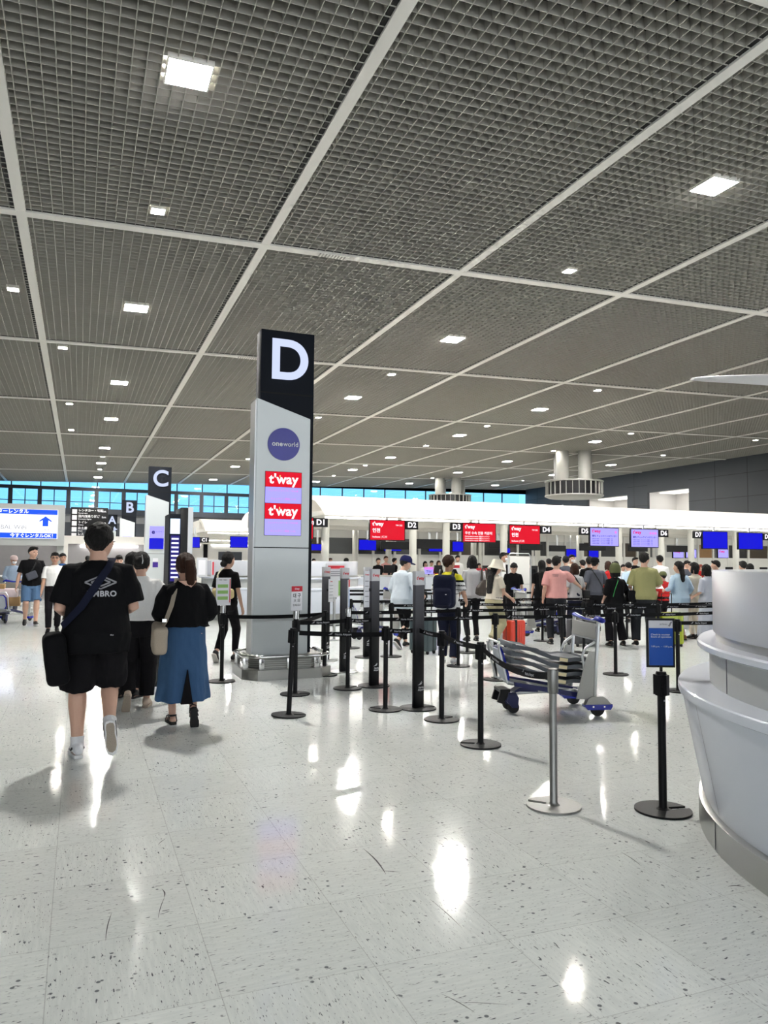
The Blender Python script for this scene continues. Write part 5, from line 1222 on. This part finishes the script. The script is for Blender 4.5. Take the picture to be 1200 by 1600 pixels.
st = strap(J, 0, 0, m=cnv, w=.03, parent=S1, pts=[(.08, .10, 1.50-.02), (.10, -.03, 1.475), (.06, -.155, 1.40), (-.02, -.19, 1.28), (-.12, -.19, 1.12), (-.24, -.12, .98)])
st.location = -S1.location if False else V(0, 0, 0)
bm = bmesh.new(); mx = Matrix.Translation((-.30, -.05, .88)) @ Matrix.Rotation(rdx(-8), 4, 'Y'); bbox(bm, -.09, .08, -.17, .17, -.27, .13, b=.05, seg=3, mx=mx); b_o = remesh(bm, .01, 3, (cb,), 'bag_body', S1, wr=.006); rebase(S1, (-.30, -.05, .61))
# 2 white top woman
P2 = atz(214, 1108)
J = person('woman in loose white top and wide black trousers walking away, dark hair clipped up', P2, 8, H=1.66, fem=True, bw=1.08, lean=2, turn=10, vox=.009, feet=((-.09, -.14, .17, 60), (.09, .12, .085, 0)),
    hands=((-.2, .2, 1.0), (.34, .30, 1.16)), top=('tee', cw, dict(hem=.97, inf=.03, sleeve=1.2, sw=1.3)), bottom=('pants', cb2, dict(w=(.11, .10, .085), len=1.9)), hair=('bun', hair_b, dict(bz=.03)), shoes=(mat('beige_shoe', (.5, .4, .32), .6, var=.05), tread, dict(tread=tread)))
bm = bmesh.new(); HM = J['HM']; tube(bm, [HM@V(.03, -.12, .09), HM@V(.045, -.14, .03), HM@V(.04, -.14, .0)], [(.005, .003)]*3, n=6); finish('hair_clip', bm, alu, J['e'], smooth=60)
# companion ahead, arm stretched
J = person('person ahead of the white top woman, black hair, arm stretched out to the right', aty(205, 880, 9.3), 30, H=1.66, lean=3, vox=.011, hands=((-.25, .1, .9), (.42, .34, 1.22)), top=('tee', cb), bottom=('pants', cb2), hair=('short', hair_b), shoes=SB)
o = bag_root(J, 'plush_bag', 'cream and yellow bundle held out beside the white top woman', 'bag', (.50, .42, 1.14)); bm = bmesh.new(); bbox(bm, -.07, .07, -.06, .06, -.10, .09, b=.04, seg=3); remesh(bm, .01, 3, (crm,), 'bundle', o, wr=.01); B('yellow_flap', yel, (-.03, .06, -.066, -.05, -.03, .06), o, b=.006)
# 3 blue skirt woman
P3 = (atz(270, 1128)+atz(299, 1138))/2
def split(J): pass
J3 = J = person('woman with brown ponytail in black top and long slit blue skirt walking away', P3, 0, H=1.64, fem=True, bw=1.12, lean=3, turn=-4, vox=.008, feet=((-.085, .10, .085, 0), (.09, -.13, .17, 66)),
    hands=((-.16, .22, 1.02), (.18, .2, 1.04)), top=('tee', cb, dict(hem=.985, inf=.05, flare=.03, sleeve=1.35, sw=1.45, fold=.02)), bottom=('skirt', skb, dict(hem=.26, w=.23, fold=.085, top=1.1)), hs=1.14, hair=('pony', hair_br, dict(base=.05)), shoes=(black, rubber, dict(sandal=1)), poleL=(-.6, -.9, -.6), poleR=(.6, -.9, -.6))
bm = bmesh.new(); s = J['s']; prism(bm, [(-.045*s, .25*s), (.07*s, .25*s), (.015*s, .58*s)], -.25*s, -.12*s); finish('skirt_slit', bm, cb2, J['e'])
bm = bmesh.new(); vs = [(-.085, 1.455), (.10, 1.455), (.03, 1.375)]; prism(bm, [(a*s, b*s) for a, b in vs], -.142*s, -.08*s); finish('bare_back', bm, skin_l, J['e'])
S3 = bag_root(J, 'shoulder_bag', 'beige shoulder bag at the left hip of the blue skirt woman', 'bag', (0, 0, 0))
strap(J, 0, 0, m=beige, w=.022, parent=S3, pts=[(-.07, .10, 1.42), (-.085, -.02, 1.475), (-.11, -.14, 1.36), (-.15, -.18, 1.2), (-.20, -.15, 1.05), (-.23, -.08, .98)])
bm = bmesh.new(); bbox(bm, -.07, .07, -.15, .11, -.19, .08, b=.04, seg=3, mx=Matrix.Translation((-.235, -.04, .90))@Matrix.Rotation(.25, 4, 'X')); remesh(bm, .01, 3, (beige,), 'bag_body', S3, wr=.006)
B('buckle', chrome, (-.225, -.185, -.17, -.16, 1.0, 1.03), S3); rebase(S3, (-.235, -.04, .71))
P = atz(240, 1078); suitcase((P.x, P.y), .2, .4, .26, .56, mat('glossy_black_shell', (.012, .012, .014), .25, var=.1), 'black suitcase pulled between the two women walking away')
# 5 woman by the pillar
P5 = atz(352, 1034)
J = person('slim woman in black looking right beside the D pillar, hair tied low', P5, 38, H=1.70, fem=True, bw=.95, lean=1, turn=14, vox=.009, feet=((-.08, -.15, .15, 45), (.09, .14, .085, 0)), hands=((-.24, .02, .86), (.25, .04, .86)), top=('tee', cb, dict(hem=.98)), bottom=('pants', cb2, dict(w=(.1, .085, .055), len=1.85)), hair=('bun', hair_b, dict(bz=-.05)), shoes=(black, mat('pale_sole', (.5, .48, .45), .6, var=.05)))
S5 = bag_root(J, 'shoulder_bag', 'pale yellow bag on the back of the slim woman by the D pillar', 'bag', (0, 0, 0)); yb = cloth('pale_yellow_nylon', (.62, .52, .27)); ybs = cloth('ivory_strap', (.6, .56, .42))
strap(J, 0, 0, m=ybs, w=.022, parent=S5, pts=[(-.08, .10, 1.44), (-.09, -.02, 1.472), (-.10, -.13, 1.36), (-.08, -.16, 1.22), (-.02, -.17, 1.12)])
bm = bmesh.new(); bbox(bm, -.16, .18, -.07, .07, -.075, .085, b=.045, seg=3, mx=Matrix.Translation((.03, -.19, 1.06))); remesh(bm, .01, 3, (yb,), 'bag_body', S5, wr=.005)
# left background group
J = person('man in black t-shirt and denim shorts walking towards the camera', atz(47, 977), 172, H=1.84, bw=1.08, turn=-30, vox=.010, feet=((-.09, .16, .085, -6), (.1, -.1, .13, 25)), hands=((-.3, .06, .86), (.3, .0, .86)), top=('tee', cb), bottom=('shorts', den), hair=('short', hair_b), shoes=(black, solew))
S_ = bag_root(J, 'crossbody_bag', 'black crossbody bag on the chest of the denim shorts man', 'bag', (0, 0, 0)); strap(J, 0, 0, m=black, w=.015, parent=S_, pts=[(-.1, -.12, 1.40), (-.1, 0, 1.475), (-.06, .13, 1.36), (.02, .165, 1.2), (.1, .15, 1.08)])
bm = bmesh.new(); bbox(bm, -.12, .12, -.035, .04, -.09, .09, b=.03, seg=3, mx=Matrix.Translation((.02, .19, 1.17))@Matrix.Rotation(.4, 4, 'Y')); remesh(bm, .01, 2, (dgr,), 'bag_body', S_)
def belt_(J):
    bm = bmesh.new(); rings_loft(bm, [J['ring'](z, .150, .104, 0, .02) for z in (1.0, 1.03)]); finish('leather_belt', bm, black, J['e'], smooth=60)
    bm = bmesh.new(); s = J['s']; box(bm, -.02*s, .02*s, .12*s, .135*s, .995*s-J['pz'], 1.03*s-J['pz']); finish('belt_buckle', bm, chrome, J['e'])
J = person('man in white short-sleeved shirt, black trousers and glasses walking to the camera', atz(82, 988), 178, H=1.70, vox=.010, skin=skin_m, feet=((-.08, -.08, .11, 15), (.09, .12, .085, 0)), hands=((-.27, .1, .86), (.25, .12, .86)), top=('tee', cw, dict(hem=1.0, name='shirt')), bottom=('pants', cb2), hair=('short', hair_b), shoes=SB, extras=(glasses, belt_))
J = person('young man in blue t-shirt behind the white shirt man', aty(98, 868, 21.5), 190, H=1.70, bw=.95, turn=-25, vox=.012, skin=skin_m, top=('tee', royal), bottom=('pants', cb2), hair=('short', hair_b, dict(plain=1)), shoes=SB)
J = person('attendant in dark waistcoat and tie facing the camera beyond the large man', aty(186, 862, 18.5), 176, H=1.66, nod=14, vox=.012, top=('tee', cw, dict(sleeve=1.9)), bottom=('pants', cb2), hair=('short', hair_b), shoes=SB)
bm = bmesh.new(); rings_loft(bm, [J['ring'](z, rx, .112, 0, .034) for z, rx in ((.98, .155), (1.1, .156), (1.25, .165), (1.36, .15))]); remesh(bm, .012, 2, (cb,), 'waistcoat', J['e']); B('necktie', cb2, (-.025, .025, .13, .155, 1.1, 1.38), J['e'])
J = person('old man in grey cap, white mask and blue shirt at the left edge', aty(21, 866, 24.0), 160, H=1.62, vox=.012, lean=4, top=('long', pal), bottom=('pants', dgr), hair=('short', hair_g, dict(hat=('cap', mat('dusty_pink_cap', (.45, .35, .33), .8, var=.05)))), shoes=SB, extras=(mask_,), hands=((-.2, .2, 1.0), (.2, .2, 1.0)))
J = person('person in white seen from behind beyond the white shirt man', aty(137, 869, 30), 10, H=1.66, vox=.014, top=('tee', cw), bottom=('pants', cb2), hair=('short', hair_b, dict(plain=1)), shoes=SB)
# ---- the queue
J = person('man in long white shirt and navy cap striding right with a teal suitcase', atz(628, 1013), 62, H=1.62*1.03, lean=4, nod=12, turn=20, vox=.009, feet=((-.09, .22, .085, -4), (.09, -.24, .16, 45)), hands=((-.24, .12, .92), (.30, .22, 1.0)), top=('long', lbl if False else cloth('icy_white_cotton', (.60, .67, .74)), dict(hem=.74, inf=.035, flare=.03, sw=1.15)), bottom=('pants', cb2, dict(w=(.09, .065, .045), len=1.85)), hair=('short', hair_b, dict(hat=('cap', navycap))), shoes=(black, solew))
suitcase(atz(661, 1021), rdx(-60), .42, .27, .58, mat('dark_teal_shell', (.045, .07, .08), .35, var=.05), 'dark teal suitcase beside the nearest airline panel')
P7 = atz(700, 1037)
J = person('man with yellow and striped polo and large navy backpack', P7, 40, H=1.68, turn=25, vox=.009, feet=((-.1, .05, .085, 0), (.1, -.06, .085, 0)), hands=((-.2, .2, .95), (.26, .16, .98)), top=('tee', cw, dict(sleeve=.85)), bottom=('pants', cnv, dict(w=(.1, .085, .07))), hair=('short', hair_br, dict(plain=1)), shoes=SW, skin=skin_m)
me = J['top'].data; me.materials.append(yel); me.materials.append(cb); n_ = len(me.polygons); ct = np.empty(n_*3); me.polygons.foreach_get('center', ct); zz = ct.reshape(-1, 3)[:, 2]/J['s']
me.polygons.foreach_set('material_index', np.where(zz > 1.33, 1, np.where((zz > 1.305) | (((zz*100) % 6.5 < 1.6) & (zz > 1.08)), 2, 0)).astype(np.int32))
S7 = bag_root(J, 'backpack', 'large dark navy backpack worn by the yellow striped polo man', 'backpack', (0, -.27, 1.16))
bm = bmesh.new(); bbox(bm, -.17, .17, -.10, .13, -.26, .25, b=.07, seg=3); bbox(bm, -.13, .13, -.15, -.06, -.22, .04, b=.04, seg=3); remesh(bm, .010, 3, (cloth('navy_nylon', (.010, .012, .028)),), 'bag_body', S7, wr=.006)
for sx in (-1, 1):
    bm = bmesh.new(); tube(bm, [(sx*.10, .10, .2), (sx*.11, .22, .33), (sx*.12, .36, .24), (sx*.13, .38, .05), (sx*.16, .22, -.16)], [(.028, .008)]*5, side=(1, 0, 0), n=8); finish('strap', bm, black, S7, smooth=60)
B('white_tag', letter_w, (.05, .075, -.155, -.15, -.05, -.04), S7)
J = person('person in grey t-shirt with dark hair carrying a big brown hobo bag', aty(738, 878, 13.6), 10, H=1.70, fem=True, vox=.010, top=('tee', grt), bottom=('pants', cb2), hair=('bob', hair_b), shoes=SB, hands=((-.25, .1, .9), (.30, .15, 1.05)))
S8 = bag_root(J, 'hobo_bag', 'large brown slouchy bag hanging from the grey t-shirt shoulder', 'bag', (.22, -.12, 1.10)); bm = bmesh.new()
rings_loft(bm, [[V(w*math.cos(a), d*math.sin(a), z) for a in [2*PI*i/16 for i in range(16)]] for z, w, d in ((-.19, .14, .06), (-.14, .22, .09), (-.02, .19, .09), (.08, .10, .06), (.14, .03, .03))]); remesh(bm, .010, 3, (brownbag,), 'bag_body', S8, wr=.008)
bm = bmesh.new(); tube(bm, [(-.05, 0, .10), (-.05, .02, .32), (0, .10, .38), (.04, .02, .32), (.05, 0, .10)], [(.02, .006)]*5, n=8); finish('strap', bm, brownbag, S8, smooth=60)
# hat woman
P9 = atz(772, 1014)
J = person('woman in ecru bucket hat, cream vest and wide khaki trousers facing right', P9, 78, H=1.60, fem=True, lean=4, turn=0, nod=8, vox=.009, feet=((-.09, .10, .085, 0), (.09, -.16, .17, 55)), hands=((-.2, .26, .96), (.2, .28, .98)), top=('tee', crm, dict(hem=.96, sleeve=.7)), bottom=('pants', kh, dict(w=(.115, .11, .11), len=1.85)), hair=('long', hair_b, dict(ln=.42, hat=('bucket', hatc))), shoes=SW, extras=(mask_,))
bm = bmesh.new(); rings_loft(bm, [J['ring'](z, .15, .104, 0, .03) for z in (.99, 1.02)]); finish('waist_belt', bm, dgr, J['e'], smooth=60)
J9 = J; o = bag_root(J, 'phone', 'phone with green case held by the bucket hat woman', 'phone', (0.05, .42, .99)); B('phone_case', greenp, (-.04, .04, -.07, .07, -.006, .006), o, b=.004)
o = suitcase(atz(803, 1012), rdx(8), .36, .26, .46, mat('orange_red_shell', (.72, .05, .02), .3, var=.05), 'bright orange-red suitcase behind the bucket hat woman')
B('luggage_strap', black, (-.075, -.035, -.14, .14, .05, .52), o)
J = person('tall man in white shirt, black tie and face mask standing above the hat woman', aty(786, 866, 19.2), 165, H=1.84, turn=-20, vox=.011, top=('tee', cw, dict(sleeve=1.9)), bottom=('pants', cb2), hair=('short', hair_b), shoes=SB, extras=(mask_,), skin=skin_m); B('necktie', cb2, (-.03, .03, .135, .17, 1.2, 1.50), J['e'])
J = person('bent dark-clothed person left of the tall white screen', aty(801, 890, 15.5), 200, H=1.58, lean=10, nod=20, vox=.012, top=('tee', cb), bottom=('pants', cb2), hair=('short', hair_b, dict(plain=1)), shoes=SB)
# dark clothed woman with long hair
J = person('woman in black with very long black hair standing behind the pink shirt man', atz(847, 987), 25, H=1.62, fem=True, vox=.010, top=('tee', cb), bottom=('pants', cb2, dict(w=(.11, .1, .1))), hair=('long', hair_b, dict(ln=.5)), shoes=SB, hands=((-.24, .02, .86), (.16, .2, 1.0)))
P10 = atz(870, 1006)
J = person('man in salmon pink t-shirt stretching his right arm towards the queue', P10, 22, H=1.70, bw=1.08, turn=38, vox=.009, feet=((-.12, -.03, .085, 0), (.15, .10, .085, 0)), hands=((-.26, .02, .88), (.62, .42, 1.07)), poleR=(.3, -.6, -1), curl=(.5, .15), top=('tee', pk, dict(hem=.9, inf=.026, sleeve=.88, sw=1.1)), bottom=('pants', chc), hair=('short', hair_b), shoes=SB)
text('ORIGINAL\nCLASSIC', .03, dgr, J['top'], (-.05, surf_y(J, -.05, 1.33)-.004, 1.33), name='print_lettering', ext=.001)
J = person('person in light grey top with black crossbody strap, brown hair', aty(898, 882, 13.6), 5, H=1.56, fem=True, vox=.010, top=('tee', grt), bottom=('skirt', cnv, dict(hem=.3, w=.22)), hair=('bob', hair_br), shoes=SB, hands=((-.22, .15, .95), (.22, .2, .98)))
o = bag_root(J, 'crossbody_strap_bag', 'black crossbody bag of the light grey top person', 'bag', (0, 0, 0)); strap(J, 0, 0, m=black, w=.016, parent=o, pts=[(-.09, .08, 1.46), (-.09, -.03, 1.475), (-.06, -.14, 1.38), (.04, -.155, 1.22), (.14, -.14, 1.05)]); bm = bmesh.new(); bbox(bm, .12, .28, -.16, -.02, .82, 1.0, b=.02); finish('bag_body', bm, black, o, smooth=40)
P11 = atz(930, 985)
J = person('man in slate grey t-shirt and black cap with crossbody strap', P11, 20, H=1.68, bw=1.06, turn=30, vox=.010, top=('tee', dgr, dict(hem=.84, sleeve=.92, sw=1.08)), bottom=('pants', cb2, dict(len=1.5)), hair=('short', hair_b, dict(hat=('cap', cb))), shoes=SB, hands=((-.25, .1, .95), (.24, .24, 1.1)))
o = bag_root(J, 'crossbody_strap_bag', 'thin black crossbody bag of the slate grey t-shirt man', 'bag', (0, 0, 0)); strap(J, 0, 0, m=black, w=.012, parent=o, pts=[(-.1, .08, 1.46), (-.1, -.03, 1.475), (-.06, -.145, 1.38), (.05, -.165, 1.2), (.16, -.14, 1.02)]); bm = bmesh.new(); bbox(bm, .14, .26, -.15, -.05, .86, 1.0, b=.02); finish('bag_body', bm, black, o, smooth=40)
bm = bmesh.new(); P = atz(918, 1008); o = suitcase((P.x-.14, P.y-.05), rdx(10), .62, .3, .46, mat('dark_grey_shell', (.05, .05, .055), .5, var=.1), 'dark grey suitcase lying behind the baggage cart handle', handle=False)
P12 = atz(962, 1009)
J = person('woman in olive green beanie, black top and flared black trousers', P12, 15, H=1.54, fem=True, turn=35, vox=.009, feet=((-.12, -.03, .085, 0), (.20, .05, .085, 0)), hands=((-.22, .12, .95), (.20, .24, 1.20)), top=('tee', cb, dict(hem=.86, inf=.04, sleeve=1.1, sw=1.3)), bottom=('pants', cb2, dict(w=(.1, .09, .115), len=1.93)), hair=('bob', hair_b, dict(hat=('beanie', grn))), shoes=SB)
o = bag_root(J, 'cord_bag', 'black bag on a thin green cord worn by the beanie woman', 'bag', (0, 0, 0)); strap(J, 0, 0, m=cloth('bright_green_cord', (.05, .3, .08)), w=.006, parent=o, pts=[(.06, .08, 1.46), (.05, -.03, 1.49), (0, -.15, 1.38), (-.08, -.175, 1.2), (-.12, -.17, 1.05)]); bm = bmesh.new(); bbox(bm, .2, .34, -.2, -.02, .84, 1.06, b=.03); finish('bag_body', bm, cb, o, smooth=40)
o = bag_root(J, 'phone', 'red phone raised by the beanie woman', 'phone', (.16, .36, 1.26)); B('phone_case', redc, (-.04, .04, -.006, .006, -.07, .07), o, b=.004)
P13 = atz(1008, 1010)
J = person('tall man in olive t-shirt and dark trousers holding papers', P13, 28, H=1.78, bw=1.08, turn=25, vox=.009, feet=((-.16, .0, .085, 0), (.14, .05, .085, 0)), hands=((-.2, .26, 1.06), (.24, .28, 1.10)), top=('tee', oli, dict(hem=.86, inf=.026, flare=.02, sleeve=.92, sw=1.1)), bottom=('pants', chc, dict(w=(.11, .09, .075))), hair=('short', hair_b), shoes=(black, solew))
o = bag_root(J, 'paper_sheet', 'white sheet of paper held by the olive t-shirt man', 'paper', (.30, .38, 1.12)); B('sheet', paper, (-.11, .11, -.15, .15, 0, .004), o, mx=Matrix.Rotation(.5, 4, 'X'))
o = suitcase(atz(1047, 1010), rdx(-14), .44, .28, .60, mat('lime_green_shell', (.36, .42, .012), .25, var=.08, coat=.4), 'glossy lime green suitcase beside the blue sign')
P14 = atz(1063, 1000)
J = person('woman with long wavy dark hair in pale blue blouse', P14, 8, H=1.62, fem=True, turn=-30, vox=.009, top=('long', lbl, dict(hem=.80, inf=.032, flare=.025, sleeve=1.6, sw=1.12)), bottom=('skirt', cw, dict(hem=.25, w=.2)), hair=('long', hair_b, dict(ln=.22)), shoes=(mat('tan_shoe', (.3, .14, .07), .5, var=.05), rubber), hands=((-.24, .2, 1.08), (.24, .1, .95)))
J = person('person in cream shirt with short dark hair beside the pale blue blouse', aty(1085, 884, 12.6), -5, H=1.60, fem=True, turn=-25, vox=.010, top=('long', crm, dict(hem=.85)), bottom=('pants', crm), hair=('bob', hair_b), shoes=SB)
o = bag_root(J, 'patterned_bag', 'dark green and yellow patterned shoulder bag beside the grey-blue dress', 'bag', (.02, -.75, .92)); bm = bmesh.new(); bbox(bm, -.12, .12, -.06, .06, -.16, .16, b=.03); finish('bag_body', bm, mat('camouflage_print', (.09, .10, .02), .7, var=.9, bscale=9), o, smooth=40)
bm = bmesh.new(); tube(bm, [(-.1, 0, .13), (-.08, .02, .42), (.02, .1, .55), (.08, .02, .42), (.1, 0, .13)], [(.016, .006)]*5, n=8); finish('strap', bm, black, o, smooth=60)
o = bag_root(J, 'tote_bag', 'navy blue carrier bag hanging low beside the pale dress', 'bag', (-.06, -.75, .50)); bm = bmesh.new(); bbox(bm, -.13, .13, -.06, .06, -.18, .18, b=.03); finish('bag_body', bm, cnv, o, smooth=40); bm = bmesh.new(); tube(bm, [(-.07, 0, .16), (0, 0, .34), (.07, 0, .16)], .008, n=6); finish('strap', bm, cnv, o)
P15 = atz(1106, 1003)
J = person('woman in grey-blue dress with black bob hair at the edge of the desk', P15, -4, H=1.56, fem=True, vox=.010, top=('tee', lgt, dict(hem=.85, inf=.028, sleeve=1.0, sw=1.1)), bottom=('skirt', lgt, dict(hem=.12, w=.25, fold=.06)), hair=('bob', hair_b), shoes=SB, hands=((-.2, .2, 1.0), (.2, .2, 1.0)))
# ---- heads and staff farther back
far = [ # px, head top py, Y, label, heading, top mat, hair, extra
 (541, 872, 27.2, 'woman in black with dark hair behind the counter, left of the airline panels', 70, cb, ('bob', hair_b), 0),
 (591, 872, 27.5, 'smiling woman in black facing the camera behind the counter', 180, cb, ('bun', hair_b), 0),
 (603, 869, 29.0, 'woman in pink blouse with hands joined behind the counter', 178, pk, ('bun', hair_br), 0),
 (616, 872, 29.5, 'person in dark jacket turned right beside the pink blouse', 80, cb, ('short', hair_b), 0),
 (632, 869, 25.0, 'man in white shirt and black waistcoat behind the navy cap man', 10, cw, ('short', hair_b), 0),
 (490, 873, 30.0, 'distant dark-haired head just right of the D pillar', 180, dgr, ('short', hair_b), 0),
 (516, 872, 30.5, 'distant person in red top right of the D pillar', 180, redc, ('short', hair_br), 0),
 (664, 877, 29.0, 'seated clerk in white behind the counter, left of two', 180, cw, ('bob', hair_b), 1),
 (674, 876, 30.5, 'seated clerk in white behind the counter, right of two', 180, cw, ('short', hair_b), 1),
 (685, 876, 28.5, 'clerk in red scarf half hidden by the column', 175, redc, ('bob', hair_br), 1),
 (715, 868, 27.5, 'clerk in white standing behind the grey t-shirt person', 185, cw, ('short', hair_b), 0),
 (748, 880, 27.3, 'seated clerk with red collar behind the notice board', 180, redc, ('bob', hair_b), 2),
 (803, 882, 27.5, 'seated clerk between the tall man and the white screen', 185, crm, ('bun', hair_br), 2),
 (826, 874, 20.0, 'dark-haired person just right of the tall white screen', 20, cb, ('short', hair_b), 1),
 (858, 873, 21.0, 'dark-haired person behind the long-haired woman, left one', 15, cb, ('short', hair_b), 1),
 (884, 869, 18.0, 'person in dark jacket behind the pink shirt man', 30, dgr, ('short', hair_b), 0),
 (893, 867, 20.0, 'person in white mask and cream top behind the pink shirt man', 190, crm, ('short', hair_b), 0),
 (911, 875, 19.0, 'person in white shirt between pink and slate t-shirts', 10, cw, ('short', hair_b), 1),
 (921, 870, 15.5, 'person in black beside the slate grey t-shirt man', 40, cb, ('short', hair_b), 0),
 (951, 877, 17.0, 'brown-haired person in red and white behind the beanie woman', 0, redc, ('bob', hair_br), 1),
 (963, 877, 19.5, 'dark head above the beanie, in white top', -10, cw, ('short', hair_b), 1),
 (973, 882, 22.0, 'clerk in white behind the right side of the beanie', 180, cw, ('short', hair_b), 2),
 (986, 877, 16.5, 'person in pale blue shirt bending over the white machine', 20, lbl, ('short', hair_b), 3),
 (992, 871, 21.0, 'dark-haired person standing behind the white machine', 180, cb, ('short', hair_b), 0),
 (1031, 868, 17.0, 'person in white shirt right of the olive t-shirt man', 20, cw, ('short', hair_b), 0),
 (1036, 884, 14.6, 'child in olive cap and red top beside the olive t-shirt man', 5, redc, ('short', hair_b), 4),
 (1072, 876, 18.5, 'dark-haired person behind the pale blue blouse', 170, dgr, ('short', hair_b), 1),
 (1094, 882, 22.5, 'red-haired clerk in red far behind the cream shirt person', 180, redc, ('bob', mat('auburn_hair', (.25, .03, .015), .5, bump=.8, bscale=200, var=.3)), 2),
 (1119, 876, 15.0, 'dark-haired person left of the round desk screen', -40, dgr, ('short', hair_b), 0),
 (1161, 877, 14.0, 'black-haired head showing above the round desk, left of two', 15, cb, ('short', hair_b), 0),
 (1172, 881, 14.6, 'black-haired head showing above the round desk, right of two', 20, cb, ('bob', hair_b), 0)]
for px, py, Y, lab, hd, tm, hr, kind in far:
    P = aty(px, py, Y); Hh = max(1.45, min(1.86, P.z)) if kind != 4 else 1.36
    if kind in (2,): Hh = max(1.32, P.z)
    if 'cap' in lab: hr = (hr[0], hr[1], dict(hat=('cap', grn)))
    ex = (mask_,) if 'mask' in lab else ()
    hands = ((-.12, .22, 1.05), (.12, .22, 1.05)) if 'joined' in lab else None
    J = person(lab, P, hd, H=Hh, fem=hr[0] in ('bob', 'bun'), vox=.016, top=('tee', tm, dict(sleeve=1.9 if tm is cw or tm is dgr else .85)), bottom=('pants', cb2), hair=hr, shoes=SB, lean=18 if kind == 3 else 0, nod=10 if kind in (1, 2) else 0, extras=ex, hands=hands, face=90 < hd < 270)
# ---- remaining light: lit soffit wash lamps inside the islands
def area(name, loc, size, power, col=(1, .96, .9), rot=(0, 0, 0)):
    l = bpy.data.lights.new(name, 'AREA'); l.shape = 'RECTANGLE'; l.size = size[0]; l.size_y = size[1]; l.energy = power; l.color = col
    o = bpy.data.objects.new(name, l); C.objects.link(o); o.location = loc; o.rotation_euler = rot; return o
